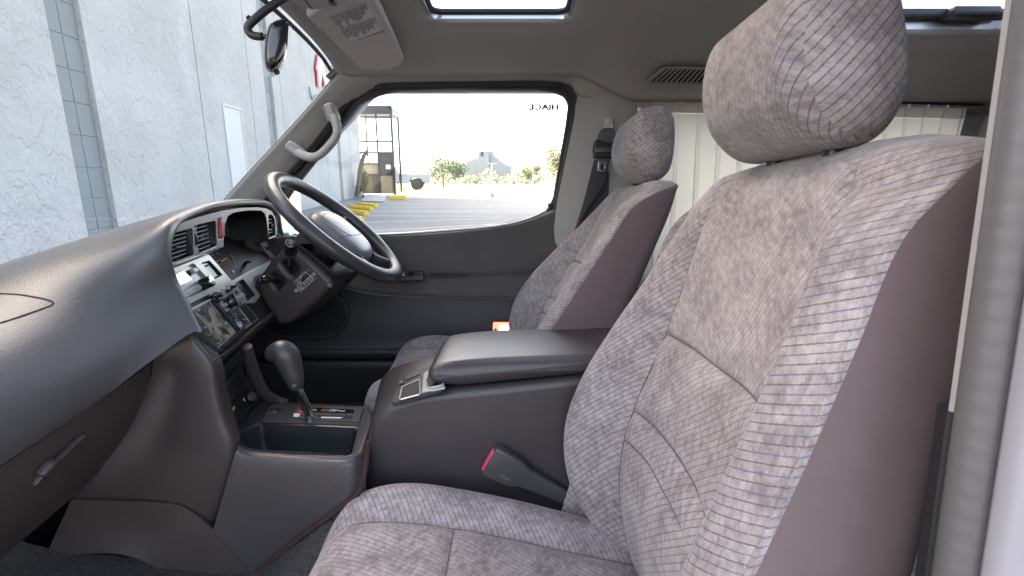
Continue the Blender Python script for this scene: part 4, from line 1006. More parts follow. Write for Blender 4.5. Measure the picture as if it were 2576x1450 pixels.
# ---- instrument binnacle: hooded hollow with a reclined dial face
op = q1((1838, 592), (1828, 500), (1800, 260), (1770, 150), (1705, 100), (1560, 97), (1400, 106), (1220, 140), (1130, 195), (1078, 330), (1058, 500), (1058, 712))
ocx, ocy = sum(p[0] for p in op) / len(op), sum(p[1] for p in op) / len(op)
loft('hood_cave', [[FU.to3(*p, .002) for p in op], [FU.to3(ocx + (p[0] - ocx) * .97, ocy + (p[1] - ocy) * .97, -.04) for p in op], [FU.to3(ocx + (p[0] - ocx) * .80, ocy + (p[1] - ocy) * .8 - .01, -.10) for p in op], [FU.to3(ocx + (p[0] - ocx) * .1, ocy - .03 + (p[1] - ocy) * .1, -.115) for p in op]], 'hood_dark', dash, closed=False, caps=False)
lens_px = [(1058, 712), (830, 845), (1205, 1292), (1895, 940), (1840, 880), (1700, 820), (1500, 730), (1250, 600), (1110, 510), (1060, 500)]
DF = Frame(FL.hit(*Z1(1205, 1292)) + FL.n * -.004, FL.e1, FL.e2 * math.cos(R(28)) - FL.n * math.sin(R(28)))
clus = plate('instrument_face', pixpoly(DF, Z1, lens_px), 'lens_floor', DF, top=0, thick=.006, bevel=.0005, parent=dash)
def dpt(x, y, c=.002): return DF.hit(*Z1(x, y), c)
arc = [(1062, 700), (1130, 765), (1190, 840), (1240, 920), (1262, 970)]
tube('red_zone_arc', [dpt(*p) for p in arc], .0012, 'red_mark', clus, n=5, smoothn=3)
tube('gauge_needle', [dpt(1045, 968), dpt(1130, 915)], .0022, 'orange_mark', clus, n=6)
cyl('trip_knob', dpt(1470, 985, 0), dpt(1470, 985, 0) + (FL.hit(*Z1(1552, 960), .02) - dpt(1470, 985, 0)), .0045, .004, 'gloss_black', clus, n=16, bevel=.001)
for (x, y, s_) in ((975, 845, '2'), (1118, 790, '5'), (1025, 950, '1'), (1240, 980, '7'), (1185, 872, '6')):
    text('dial_numeral', s_, 'white_print' if s_ in '12' else 'grey_print', DF, DF.pix(*Z1(x, y)), .009, clus, top=.002, rot=R(-10))
text('dial_print', 'r/min', 'grey_print', DF, DF.pix(*Z1(1210, 1045)), .006, clus, top=.002)
for k, (x, y) in enumerate(((870, 880), (900, 870), (930, 905), (950, 975), (975, 970), (1000, 1040), (1040, 1115), (880, 840), (970, 775), (1048, 735))):
    plate('tick', [(q[0] + DF.pix(*Z1(x, y))[0], q[1] + DF.pix(*Z1(x, y))[1]) for q in ((-.0025, -.0008), (.0025, -.0008), (.0025, .0008), (-.0025, .0008))], 'white_print', DF, top=.0024, thick=.0005, bevel=.0001, parent=clus)
plate('warning_mark', pixpoly(DF, Z1, [(1225, 1130), (1245, 1132), (1262, 1170), (1240, 1165)]), 'red_lens', DF, top=.0024, thick=.0005, bevel=.0001, parent=clus)
text('fuel_print', 'F', 'grey_print', DF, DF.pix(*Z1(1090, 1040)), .008, clus, top=.002)
# switch panel at the right end of the cluster
plate('side_switch_panel', pixpoly(FL, Z1, [(1712, 662), (1830, 610), (2005, 835), (1908, 938)], .002, c=-.02), 'bezel_silver', FL, top=-.012, thick=.01, bevel=.001, parent=dash)
for q in ([(1805, 720), (1880, 690), (1925, 735), (1850, 770)], [(1885, 840), (1930, 820), (1970, 880), (1930, 905)], [(1965, 830), (1990, 815), (2010, 840), (1985, 860)]):
    plate('side_switch', pixpoly(FL, Z1, q, .001, c=-.01), 'black_plastic' if q[0][0] != 1885 else 'button_grey', FL, top=-.008, thick=.006, bevel=.001, parent=dash)

# ---- sloping centre stack
def q2(*pts): return [FL.pix(*Z2(*p)) for p in pts]
plate('stack_base', q2((70, 180), (626, -30), (940, 330), (1500, 30), (1430, 240), (1290, 330), (1290, 480), (1475, 740), (1470, 790), (735, 1400), (690, 1390), (480, 1010), (330, 700), (200, 440), (110, 300)), 'black_satin', FL, top=-.006, thick=.012, bevel=.001, parent=dash)
radio_h = fillet(q2((92, 258), (400, 118), (440, 112), (702, 398), (690, 425), (275, 612)), .003)
slot_h = fillet(q2((540, 112), (645, 80), (820, 268), (722, 322)), .004)
pocket_h = fillet(q2((985, 382), (1090, 322), (1252, 532), (1152, 612)), .003)
sil = q2((72, 215), (626, -6), (660, 22), (938, 345), (1210, 200), (1470, 70), (1380, 230), (1240, 300), (1215, 350), (1235, 420), (1320, 540), (1240, 640), (1080, 640), (905, 735), (650, 520), (310, 690), (200, 430), (120, 300))
plate('stack_bezel', sil, 'bezel_silver', FL, holes=[radio_h, slot_h, pocket_h], top=.0015, thick=.008, bevel=.001, parent=dash)
def pocket(name, hole, depth, mat):
    c0, c1 = sum(p[0] for p in hole) / len(hole), sum(p[1] for p in hole) / len(hole)
    return loft(name, [[FL.to3(*p, .001) for p in hole], [FL.to3(c0 + (p[0] - c0) * .93, c1 + (p[1] - c1) * .93, -depth) for p in hole], [FL.to3(c0, c1, -depth) for p in hole]], mat, dash, caps=False, flip=True)
pocket('coin_pocket', pocket_h, .035, 'void_black'); sp_ = pocket('card_slot', slot_h, .006, 'black_plastic')
plate('clear_card_cover', fillet(q2((552, 122), (640, 96), (778, 268), (716, 306)), .002), 'button_grey', FL, top=-.003, thick=.004, parent=dash)
for x, y in ((590, 158), (618, 144), (645, 131)): cyl('cover_hole', FL.hit(*Z2(x, y), -.0035), FL.hit(*Z2(x, y), -.0015), .0022, .0022, 'ink', dash, n=10)
# radio
rad = thing('car_radio', 'grey car radio with pale display and round volume knob in the centre stack', 'radio', tuple(FL.hit(*Z2(380, 360))))
plate('radio_face', radio_h, 'bezel_silver', FL, top=-.004, thick=.006, bevel=.0008, parent=rad)
plate('display_frame', fillet(q2((120, 292), (318, 195), (440, 330), (240, 430)), .004), 'button_grey', FL, top=-.001, thick=.004, bevel=.001, parent=rad)
plate('display_glass', fillet(q2((136, 292), (312, 204), (428, 330), (246, 420)), .003), 'chrome', FL, top=-.0002, thick=.002, bevel=.0004, parent=rad)
kc = FL.hit(*Z2(545, 385), 0); cyl('volume_knob', FL.to3(*FL.pix(*Z2(560, 395)), -.002), FL.to3(*FL.pix(*Z2(560, 395)), .020), .0125, .0115, 'gloss_black', rad, n=30, bevel=.001)
cyl('knob_cap', FL.to3(*FL.pix(*Z2(560, 395)), .0196), FL.to3(*FL.pix(*Z2(560, 395)), .0212), .0112, .0105, 'chrome', rad, n=30)
for q in ([(232, 545), (308, 492), (356, 556), (286, 606)], [(312, 490), (398, 438), (446, 506), (362, 556)], [(402, 438), (452, 410), (500, 474), (450, 506)], [(456, 408), (494, 392), (540, 448), (502, 474)], [(140, 350), (165, 352), (210, 420), (185, 430)]):
    plate('preset_button', fillet(q2(*q), .0015), 'button_grey', FL, top=.004, thick=.008, bevel=.0012, parent=rad)
plate('source_button_well', fillet(q2((358, 208), (440, 172), (490, 232), (418, 274)), .003), 'black_plastic', FL, top=-.002, thick=.004, bevel=.0006, parent=rad)
plate('source_button', fillet(q2((386, 196), (446, 178), (486, 224), (430, 254)), .003), 'button_grey', FL, top=.006, thick=.008, bevel=.0015, parent=rad)
# heater controls
for x0, y0, x1, y1 in ((795, 455, 985, 650), (860, 405, 1050, 605)):
    dx, dy = 45, -25
    hv = plate('heater_panel', fillet(q2((x0 - 5, y0), (x0 + dx, y0 + dy), (x1 + dx * .55, y1 + dy * .4), (x1 - 10, y1 + 10)), .002), 'button_grey', FL, top=.004, thick=.006, bevel=.0008, parent=dash)
    for t, m_ in ((.10, 'gloss_black'), (.42, 'black_satin'), (.70, 'button_grey')):
        cx_, cy_ = x0 + 20 + (x1 - x0) * t + 12, y0 + (y1 - y0) * t + 12
        plate('heater_button', fillet(q2((cx_ - 20, cy_ - 10), (cx_ + 14, cy_ - 28), (cx_ + 44, cy_ + 12), (cx_ + 8, cy_ + 32)), .0015), m_, FL, top=.012 if t != .42 else .006, thick=.010, bevel=.001, parent=hv)
plate('temperature_plate', fillet(q2((700, 500), (775, 470), (1000, 640), (880, 735)), .003), 'bezel_silver', FL, top=.003, thick=.005, bevel=.001, parent=dash)
kb = FL.pix(*Z2(690, 610)); cyl('fan_knob', FL.to3(*kb, 0), FL.to3(*kb, 0) + (FL.hit(*Z2(765, 545), .022) - FL.to3(*kb, 0)), .0115, .0105, 'gloss_black', dash, n=30, bevel=.001)
kb = FL.pix(*Z2(860, 650)); cyl('temperature_knob', FL.to3(*kb, 0), FL.to3(*kb, .02), .015, .012, 'gloss_black', dash, n=30, bevel=.002)
rbox('knob_grip', FL.to3(kb[0], kb[1], .022), (.006, .030, .014), 'gloss_black', dash, axes=FL, bevel=.002)
# lower panel with icons
lpn = plate('lower_switch_panel', fillet(q2((885, 760), (1090, 632), (1290, 850), (1010, 1050)), .003), 'black_satin', FL, top=.003, thick=.008, bevel=.001, parent=dash)
tube('panel_edge', [FL.to3(*p, .0034) for p in fillet(q2((893, 762), (1088, 640), (1280, 850), (1110, 985)), .003)], .0006, 'button_grey', lpn, n=4)
plate('panel_window', fillet(q2((1050, 690), (1095, 655), (1245, 850), (1205, 880)), .002), 'void_black', FL, top=.0042, thick=.002, parent=lpn)
for x0, y0, x1, y1 in ((1040, 695, 1195, 905), (1195, 905, 1060, 1000), (980, 790, 1060, 895), (990, 770, 1010, 790), (1130, 845, 1100, 860), (1100, 860, 1140, 905)):
    tube('panel_icon', [FL.hit(*Z2(x0, y0), .0036), FL.hit(*Z2(x1, y1), .0036)], .0008, 'label_paper', lpn, n=4)
for x, y in ((1025, 745), (1050, 770), (1075, 790), (1040, 760), (1060, 800)): plate('panel_icon', [(FL.pix(*Z2(x, y))[0] + a_, FL.pix(*Z2(x, y))[1] + b_) for a_, b_ in ((-.002, -.002), (.002, -.002), (.002, .002), (-.002, .002))], 'grey_print', FL, top=.0042, thick=.001, bevel=.0001, parent=lpn)
kb = FL.pix(*Z2(1040, 930)); cyl('dimmer_knob', FL.to3(*kb, 0), FL.to3(*kb, 0) + (FL.hit(*Z2(1065, 915), .016) - FL.to3(*kb, 0)), .012, .011, 'gloss_black', lpn, n=30, bevel=.001)
for k, (x, y, m_) in enumerate(((790, 685, 'button_grey'), (825, 680, 'button_grey'), (845, 745, 'button_grey'), (800, 782, 'black_plastic'), (868, 865, 'white_print'), (915, 820, 'black_plastic'), (935, 938, 'black_plastic'), (955, 880, 'grey_print'))):
    s_ = 30 if k < 7 else 14
    plate('stack_button', fillet(q2((x - s_, y - s_ * .1), (x + s_ * .2, y - s_), (x + s_, y + s_ * .1), (x - s_ * .1, y + s_)), .0015), m_, FL, top=.009, thick=.014, bevel=.0015, parent=dash)
plate('blank_button', fillet(q2((1325, 790), (1370, 755), (1395, 790), (1345, 822)), .002), 'black_plastic', FL, top=.0, thick=.01, bevel=.001, parent=dash)
# navigation unit
def screen_mat():  # tan and black bark-like streaks in the screen colour
    m, N, L, b = nodes_of('streaked_screen'); tc = N.new('ShaderNodeTexCoord')
    mp = N.new('ShaderNodeMapping'); mp.inputs['Rotation'].default_value = (0.3, .2, .1); mp.inputs['Scale'].default_value = (40, 14, 16); L.new(tc.outputs['Object'], mp.inputs[0])
    n1 = N.new('ShaderNodeTexNoise'); n1.inputs['Scale'].default_value = 1.6; n1.inputs['Detail'].default_value = 7; n1.inputs['Roughness'].default_value = .65; n1.inputs['Distortion'].default_value = .8; L.new(mp.outputs[0], n1.inputs['Vector'])
    rp = N.new('ShaderNodeValToRGB'); L.new(n1.outputs['Fac'], rp.inputs[0]); cr = rp.color_ramp
    cr.elements[0].position = .45; cr.elements[0].color = (.012, .012, .012, 1); cr.elements[1].position = .50; cr.elements[1].color = (.20, .17, .13, 1)
    e = cr.elements.new(.57); e.color = (.33, .31, .28, 1); e = cr.elements.new(.66); e.color = (.30, .15, .05, 1); e = cr.elements.new(.72); e.color = (.36, .34, .30, 1)
    n2 = N.new('ShaderNodeTexNoise'); n2.inputs['Scale'].default_value = 420; n2.inputs['Detail'].default_value = 4; L.new(tc.outputs['Object'], n2.inputs['Vector'])
    fm = N.new('ShaderNodeMapRange'); fm.inputs['From Min'].default_value = .3; fm.inputs['From Max'].default_value = .7; fm.inputs['To Min'].default_value = .45; fm.inputs['To Max'].default_value = 1.5; L.new(n2.outputs['Fac'], fm.inputs['Value'])
    mx = N.new('ShaderNodeMix'); mx.data_type = 'RGBA'; mx.blend_type = 'MULTIPLY'; mx.inputs[0].default_value = 1; L.new(rp.outputs[0], mx.inputs[6]); L.new(fm.outputs[0], mx.inputs[7])
    L.new(mx.outputs[2], b.inputs['Base Color']); b.inputs['Roughness'].default_value = .35; MATS['streaked_screen'] = m
screen_mat()
nav = thing('navigation_unit', 'old navigation unit with bark-patterned screen and button strips in the dashboard', 'navigation unit', tuple(FL.hit(*Z2(660, 950))))
plate('unit_body', fillet(q2((335, 735), (620, 590), (665, 625), (1010, 1020), (1000, 1060), (745, 1298), (700, 1285), (470, 1000)), .004), 'black_satin', FL, top=.008, thick=.02, bevel=.002, parent=nav)
plate('top_strip', fillet(q2((345, 735), (615, 600), (632, 622), (378, 768)), .001), 'bezel_silver', FL, top=.0095, thick=.004, bevel=.0008, parent=nav)
text('strip_print', 'KENWOOD' if False else 'NAVI', 'ink', FL, FL.pix(*Z2(595, 617)), .005, nav, top=.0099, rot=R(0)) if False else None
plate('screen', q2((388, 778), (606, 652), (944, 1036), (746, 1208)), 'streaked_screen', FL, top=.0094, thick=.003, bevel=.0003, parent=nav)
plate('side_bar', fillet(q2((612, 640), (650, 632), (985, 1008), (948, 1036)), .001), 'black_plastic', FL, top=.013, thick=.006, bevel=.001, parent=nav)
for k in range(7):
    t = k / 7; x, y = 760 + 225 * t, 1232 - 190 * t
    plate('soft_key', fillet(q2((x - 6, y - 8), (x + 34, y - 36), (x + 40, y - 8), (x + 4, y + 22)), .001), 'black_plastic', FL, top=.014, thick=.008, bevel=.001, parent=nav)
    tube('key_edge', [FL.hit(*Z2(x - 6, y - 8), .0146), FL.hit(*Z2(x + 34, y - 36), .0146)], .0006, 'button_grey', nav, n=4)
for x, y in ((520, 1005), (590, 1090), (702, 1208)):
    bt = plate('nav_button', fillet(q2((x - 34, y), (x + 8, y - 30), (x + 34, y + 2), (x - 6, y + 34)), .0025), 'belt_plastic', FL, top=.014, thick=.01, bevel=.002, parent=nav)

# ---- panel below the stack with ashtray
FC = Frame(P(*Z4(120, 900), Y=.925), (-.242, .970, 0), Vector((0, 0, 1)) * .97 - NH * .24)
def q4(*pts): return [FC.pix(*Z4(*p)) for p in pts]
plate('lower_stack_base', q4((-40, 640), (330, 200), (410, 200), (470, 420), (560, 760), (460, 830), (250, 1230), (130, 1000)), 'black_satin', FC, top=-.004, thick=.01, parent=dash)
dr_ = plate('coin_drawer', fillet(q4((22, 690), (322, 352), (378, 540), (102, 900)), .003), 'black_plastic', FC, top=.002, thick=.008, bevel=.0012, parent=dash)
tube('drawer_handle', [FC.hit(*Z4(x, y), .005) for x, y in ((130, 612), (180, 575), (225, 530), (262, 478))], .004, 'black_satin', dr_, n=8)
ash = plate('ashtray', fillet(q4((112, 945), (322, 680), (388, 905), (236, 1168)), .003), 'black_plastic', FC, top=.002, thick=.008, bevel=.0012, parent=dash)
a_, b_ = FC.pix(*Z4(236, 856)); d_ = Vector(FC.pix(*Z4(255, 832))) - Vector(FC.pix(*Z4(215, 880)))
text('push_print', 'PUSH', 'white_print', FC, (a_, b_), .0085, ash, top=.0025, rot=math.atan2(d_.y, d_.x))
kb = FC.pix(*Z4(395, 740)); cyl('lighter_well', FC.to3(*kb, -.002), FC.to3(*kb, .003), .018, .017, 'gloss_black', dash, n=26, bevel=.001)
cyl('cigar_lighter', FC.to3(*kb, .0), FC.to3(*kb, 0) + (FC.hit(*Z4(455, 715), .02) - FC.to3(*kb, 0)), .0105, .010, 'black_satin', dash, n=26, bevel=.001)
swp = plate('rear_heater_switch', fillet(q4((345, 358), (384, 322), (432, 478), (394, 505)), .002), 'gloss_black', FC, top=.004, thick=.01, bevel=.001, parent=dash)
for x, y in ((381, 372), (408, 458)): plate('switch_mark', q4((x - 8, y - 4), (x + 8, y - 16), (x + 10, y + 4), (x - 6, y + 14)), 'white_print', FC, top=.0046, thick=.0008, bevel=.0001, parent=swp)
plate('switch_mark', q4((386, 408), (396, 402), (400, 422), (390, 428)), 'grey_print', FC, top=.0046, thick=.0008, bevel=.0001, parent=swp)

# ---- driver knee panel under the column
rows = []
for z, x in ((1.14, -.66), (1.10, -.63), (1.02, -.625), (.94, -.66), (.86, -.72), (.80, -.80)):
    rows.append([Vector((x - .24 * (y - .9), y, z)) for y in (1.06, 1.15, 1.3, 1.5, 1.66, 1.73)])
sheet('knee_panel', [list(reversed(r)) for r in surf(rows, 4, 3)], 'door_plastic', .003, dash, angle=60)
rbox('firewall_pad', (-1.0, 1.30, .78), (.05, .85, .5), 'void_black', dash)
# ------------------------------------------------------------------ steering column and wheel
sc_ = thing('steering_column', 'dark brown steering column shroud with stalk, tilt lever and warning sticker', 'steering column', (-.6, 1.45, 1.0))
FS = Frame((0, 1.335, 0), (1, 0, 0), (0, 0, 1))
low_o = pixpoly(FS, Z3, [(262, 290), (440, 322), (640, 482), (858, 690), (884, 735), (862, 790), (640, 1010), (400, 1215), (300, 1262), (190, 1262), (95, 1110), (20, 1010), (-60, 860), (-70, 690), (20, 560), (150, 400)], .012)
st_h = fillet(pixpoly(FS, Z3, [(238, 492), (300, 450), (345, 450), (442, 540), (436, 570), (372, 632), (350, 632)]), .003)
tl_h = fillet(pixpoly(FS, Z3, [(106, 640), (150, 614), (272, 716), (262, 740), (195, 802), (160, 780)]), .003)
plate('lower_shroud', low_o, 'dash_lower', FS, holes=[st_h, tl_h], top=0, thick=.23, bevel=.014, parent=sc_, bres=4)
FS2 = Frame((0, 1.352, 0), (1, 0, 0), (0, 0, 1))
up_o = pixpoly(FS2, Z3, [(300, 260), (368, 192), (430, 100), (520, 0), (620, -60), (760, 0), (1000, 220), (1190, 560), (1200, 600), (1060, 648), (890, 690), (800, 630), (610, 470), (440, 330)], .012)
plate('upper_shroud', up_o, 'door_plastic', FS2, top=0, thick=.20, bevel=.02, parent=sc_, bres=4)
for a_, b_ in (((612, 452), (825, 270)), ((808, 612), (1005, 415))):
    tube('shroud_joint', [FS2.hit(*Z3(*a_), .0004), FS2.hit(*Z3(*b_), .0004)], .0009, 'void_black', sc_, n=5)
for h_, nm in ((st_h, 'stalk_slot'), (tl_h, 'lever_slot')):
    plate(nm, h_, 'void_black', FS, top=-.03, thick=.004, parent=sc_)
# wiper stalk with its end button
s0, s1 = P(*Z3(352, 560), Y=1.36), P(*Z3(356, 225), Y=1.20)
ax = (s1 - s0); L_ = ax.length; ax.normalize()
stk = lathe('wiper_stalk', s0, ax, [(.006, 0), (.006, L_ * .35), (.0085, L_ * .50), (.0125, L_ * .60), (.0150, L_ * .66), (.0158, L_ * .70), (.0158, L_ * .74), (.0150, L_ * .745), (.0135, L_ * .97), (.0122, L_ * .995), (.0105, L_)], 'gloss_black', sc_)
tube('stalk_ring', [s0 + ax * (L_ * .72) + (ax.orthogonal().normalized() * math.cos(k * .2618) + ax.cross(ax.orthogonal().normalized()) * math.sin(k * .2618)) * .0157 for k in range(24)], .0012, 'black_satin', stk, n=6, closed=True)
SE = Frame(s1, (1, 0, 0), (0, .3, 1)); SE = Frame(s1, ax.cross(Vector((0, 1, .0))).normalized() * -1, Vector((0, .2, 1)))
u_ = Vector((1, 0, 0)); u_ = (u_ - ax * u_.dot(ax)).normalized(); SE = Frame(s1, u_, ax.cross(u_))
cyl('stalk_button', s1 - ax * .001, s1 + ax * .001, .0094, .009, 'black_satin', stk, n=24)
def ic(pts, closed=False): tube('wash_symbol', [SE.to3(a_, b_, .0013) for a_, b_ in pts], .0005, 'label_paper', stk, n=4, closed=closed)
ic([(-.0045, .003), (-.003, .0045), (0, .0052), (.003, .0045), (.0045, .003), (.0022, -.0035), (-.0022, -.0035)], True)
ic([(-.0005, -.0045), (-.0005, .004)]); ic([(-.002, .006), (-.004, .0065)]); ic([(.001, .0068), (-.001, .0072)])
# tilt lever
tube('tilt_lever', [P(*Z3(210, 715), Y=1.36), P(*Z3(150, 700), Y=1.31), P(*Z3(95, 690), Y=1.29)], .006, 'black_plastic', sc_, n=10, smoothn=4)
lathe('tilt_knob', P(*Z3(90, 690), Y=1.29), P(*Z3(5, 690), Y=1.275) - P(*Z3(90, 690), Y=1.29), [(.004, 0), (.0085, .003), (.0105, .010), (.0105, .016), (.008, .021), (.002, .023)], 'gloss_black', sc_)
# sticker
stq = [FS.pix(*Z3(*p)) for p in ((385, 727), (540, 584), (656, 688), (503, 826))]
stc = plate('tilt_sticker', fillet(stq, .003), 'black_plastic', FS, top=.0008, thick=.0012, bevel=.0002, parent=sc_)
cen = sum((Vector(q) for q in stq), Vector((0, 0))) / 4
tube('sticker_border', [FS.to3(*(cen + (Vector(q) - cen) * .94), .001) for q in fillet(stq, .003)], .0006, 'label_paper', stc, n=4, closed=True)
d_ = Vector(stq[1]) - Vector(stq[0]); ro = math.atan2(d_.y, d_.x)
for t_, px, sz in (('操作方法は取扱書', (540, 726), .0098), ('を見て下さい。', (578, 742), .0098)):
    text('sticker_print', t_, 'label_paper', FS, FS.pix(*Z3(*px)), sz, stc, rot=ro, top=.0010)
text('sticker_print', '(チルトレバー)', 'label_paper', FS, FS.pix(*Z3(512, 636)), .0072, stc, rot=ro, top=.0010)
tube('sticker_line', [FS.hit(*Z3(462, 775), .0012), FS.hit(*Z3(600, 650), .0012)], .0005, 'label_paper', stc, n=4)
for pts in (((425, 735), (450, 700), (480, 715), (455, 745)), ((440, 760), (470, 730), (500, 720)), ((470, 760), (485, 735), (440, 722)), ((480, 705), (478, 660), (490, 650))):
    tube('sticker_drawing', [FS.hit(*Z3(*p), .0012) for p in pts], .0008, 'label_paper', stc, n=4)
cyl('ignition_lock', P(*Z3(850, 760), Y=1.36), P(*Z3(850, 765), Y=1.318), .0085, .008, 'black_plastic', sc_, n=20, bevel=.001)
tube('column_tail', [P(*Z3(870, 770), Y=1.45), P(*Z3(980, 690), Y=1.47), P(*Z3(1060, 640), Y=1.47)], .022, 'black_plastic', sc_, n=12)

# the wheel
wh = thing('steering_wheel', 'four-spoke leather steering wheel with smooth grey centre pad', 'steering wheel', (-.505, 1.45, 1.255))
w0, w1 = P(693, 440, Y=1.45), P(1003, 705, Y=1.45)
WC = (w0 + w1) / 2; d1 = (w0 - w1).normalized(); d2 = Vector((0, 1, 0)); wn_ = d1.cross(d2) * -1
if wn_.z < 0: wn_ = -wn_
RR = (w0 - w1).length / 2 - .0205
N_ = 120; secs = []
for i in range(N_):
    t = 2 * math.pi * i / N_; rd = d1 * math.cos(t) + d2 * math.sin(t)
    r_ = .0198 + .0008 * math.cos(4 * t) 
    sec = []
    for k in range(18):
        q = 2 * math.pi * k / 18
        fing = .0011 * math.sin(t * 46) * max(0, -math.cos(q - .6)) if 1.0 < abs((t + math.pi) % (2 * math.pi) - math.pi) < 2.2 else 0
        sec.append(WC + rd * (RR + (r_ * 1.08 + fing) * math.cos(q)) + wn_ * (r_ * .98 + fing) * math.sin(q))
    secs.append(sec)
secs.append(secs[0])
loft('rim', secs, 'wheel_leather', wh, caps=False, angle=180)
# hub pad: a domed rounded shape, spokes run out of it to the rim, two up-side and two low
def wp(a_, b_, c_): return WC + d1 * a_ + d2 * b_ + wn_ * c_
pad_o = [(.074, 0), (.070, .050), (.048, .092), (-.005, .106), (-.065, .096), (-.108, .062), (-.122, 0)]
pad_o = pad_o + [(a_, -b_) for a_, b_ in reversed(pad_o[1:-1])]
pl = catmull([(a_, b_, 0) for a_, b_ in pad_o], 6, True)
def ringp(s_, h): return [wp(-.012 + (p.x + .012) * s_, p.y * s_, h) for p in pl]
PD = loft('centre_pad', [ringp(.9, -.055), ringp(1.0, -.045), ringp(1.02, -.025), ringp(1.0, -.008), ringp(.93, .006), ringp(.8, .014), ringp(.5, .020), ringp(.2, .0215), ringp(.02, .022)], 'wheel_pad', wh, angle=180)
tube('pad_groove', ringp(.985, -.006), .0014, 'void_black', wh, n=6, closed=True)
bvp = BVHTree.FromPolygons([v.co for v in PD.data.vertices], [tuple(p.vertices) for p in PD.data.polygons])
def on_pad(a_, b_):
    return bvp.ray_cast(wp(a_, b_, .15), -wn_)[0]
for pth in ([(-.052 + .010 * (b_ / 8) ** 2, b_ * .0115) for b_ in range(-8, 9)], [(.048 - .018 * (b_ / 7) ** 2, b_ * .0115) for b_ in range(-7, 8)]):
    tube('pad_joint', [p for p in (on_pad(*q) for q in pth) if p is not None], .0009, 'void_black', wh, n=5)
for b_ in (1, -1):
    tube('pad_joint', [p for p in (on_pad(.044 - .012 * k, b_ * (.070 + .004 * k - .0009 * k * k)) for k in range(9)) if p is not None], .0008, 'void_black', wh, n=5)
text('pad_print', 'SRS AIRBAG', 'ink', Frame(wp(-.055, 0, .0118), d2 * -1, d1), (0, 0), .0095, wh, top=.0005)
for b_ in (1, -1):
    for (p0_, p1_, p2_, r0_) in (((.02, .075 * b_, -.028), (.035, .13 * b_, -.026), (.045, (RR - .015) * b_, -.004), .019), ((-.08, .045 * b_, -.026), (-.130, .068 * b_, -.020), (-.172, .105 * b_, -.002), .022)):
        tube('spoke', [wp(*p0_), wp(*p1_), wp(*p2_)], [r0_, r0_ * .95, .012], 'wheel_leather', wh, n=14, smoothn=6, flat=.62)
for b_ in (1, -1):
    lathe('spoke_collar', wp(-.112, .058 * b_, -.022), d1 * -.05 + d2 * .04 * b_, [(.0215, 0), (.0225, .002), (.0225, .004), (.0215, .006)], 'black_plastic', wh)
cyl('column_boss', wp(0, 0, -.12), wp(0, 0, -.04), .055, .06, 'black_plastic', wh, n=30, bevel=.006)
# ------------------------------------------------------------------ floor console with the gear lever
con = thing('gear_console', 'brown floor console with open bin and chrome-stemmed automatic gear lever', 'console', (-.45, 1.02, .6))
CF = Frame((-.45, 1.0, .848), (1, 0, 0), (0, 1, 0))
def q5(*pts): return [CF.pix(*Z4(*p)) for p in pts]
# near side skin
top_ = [(598, 1123), (640, 1139), (720, 1146), (820, 1150), (880, 1153), (912, 1146)]
bot_ = [(538, 1332), (600, 1402), (680, 1500), (790, 1440), (880, 1380), (930, 1330)]
rows = []
for f_, y in ((-.02, .905), (-.008, .893), (0, .883), (.035, .872), (.10, .866), (.4, .860), (.75, .855), (1, .85)):
    rows.append([P(a_[0] + (b_[0] - a_[0]) * f_, a_[1] + (b_[1] - a_[1]) * f_, Y=y if k < 5 else y + .02) for k, (a_, b_) in enumerate(zip(top_, bot_))])
sheet('console_side', surf(rows, 6, 6), 'console_plastic', .003, con, angle=70)
tube('console_joint', [P(598, 1124, Y=.876), P(590, 1170, Y=.862), P(570, 1250, Y=.857), P(538, 1331, Y=.853)], .0016, 'void_black', con, n=6, smoothn=3)
inner = fillet(q5((285, 1225), (455, 1308), (1470, 1335), (1510, 1310), (1568, 1075), (1545, 1055), (545, 1012), (345, 1100)), .008)
outer = q5((180, 1170), (300, 1290), (440, 1345), (1500, 1372), (1640, 1330), (1760, 960), (1745, 870), (1690, 812), (830, 765), (640, 700), (560, 740), (450, 830), (300, 1010))
plate('console_top', fillet(outer, .012), 'console_plastic', CF, holes=[inner], top=.0, thick=.03, bevel=.008, parent=con, bres=3)
cxm, cym = sum(p[0] for p in inner) / len(inner), sum(p[1] for p in inner) / len(inner)
loft('bin', [[CF.to3(*p, .0005) for p in inner], [CF.to3(cxm + (p[0] - cxm) * .97, cym + (p[1] - cym) * .97, -.03) for p in inner], [CF.to3(cxm + (p[0] - cxm) * .93, cym + (p[1] - cym) * .92, -.058) for p in inner], [CF.to3(cxm + (p[0] - cxm) * .85, cym + (p[1] - cym) * .82, -.068) for p in inner], [CF.to3(cxm, cym, -.068) for p in inner]], 'black_satin', con, caps=False, flip=True, angle=60)
plate('gate_surround', fillet(q5((530, 1005), (640, 812), (820, 806), (1652, 850), (1600, 1030)), .003), 'black_satin', CF, top=.003, thick=.004, bevel=.0008, parent=con)
gate = plate('gate_plate', fillet(q5((868, 962), (950, 830), (1650, 858), (1602, 1004)), .004), 'belt_plastic', CF, top=.0055, thick=.004, bevel=.001, parent=con)
plate('selector_window', fillet(q5((1110, 862), (1555, 884), (1540, 930), (1090, 912)), .001), 'gloss_black', CF, top=.0064, thick=.002, bevel=.0003, parent=gate)
for s_, x, y, m_ in (('P', 1135, 890, 'white_print'), ('R', 1228, 893, 'orange_print'), ('N', 1276, 894, 'green_print'), ('D', 1322, 896, 'white_print'), ('2', 1370, 898, 'white_print'), ('L', 1425, 901, 'white_print')):
    text('gear_letter', s_, m_, CF, CF.pix(*Z4(x, y)), .0155, gate, rot=R(90), top=.0070)
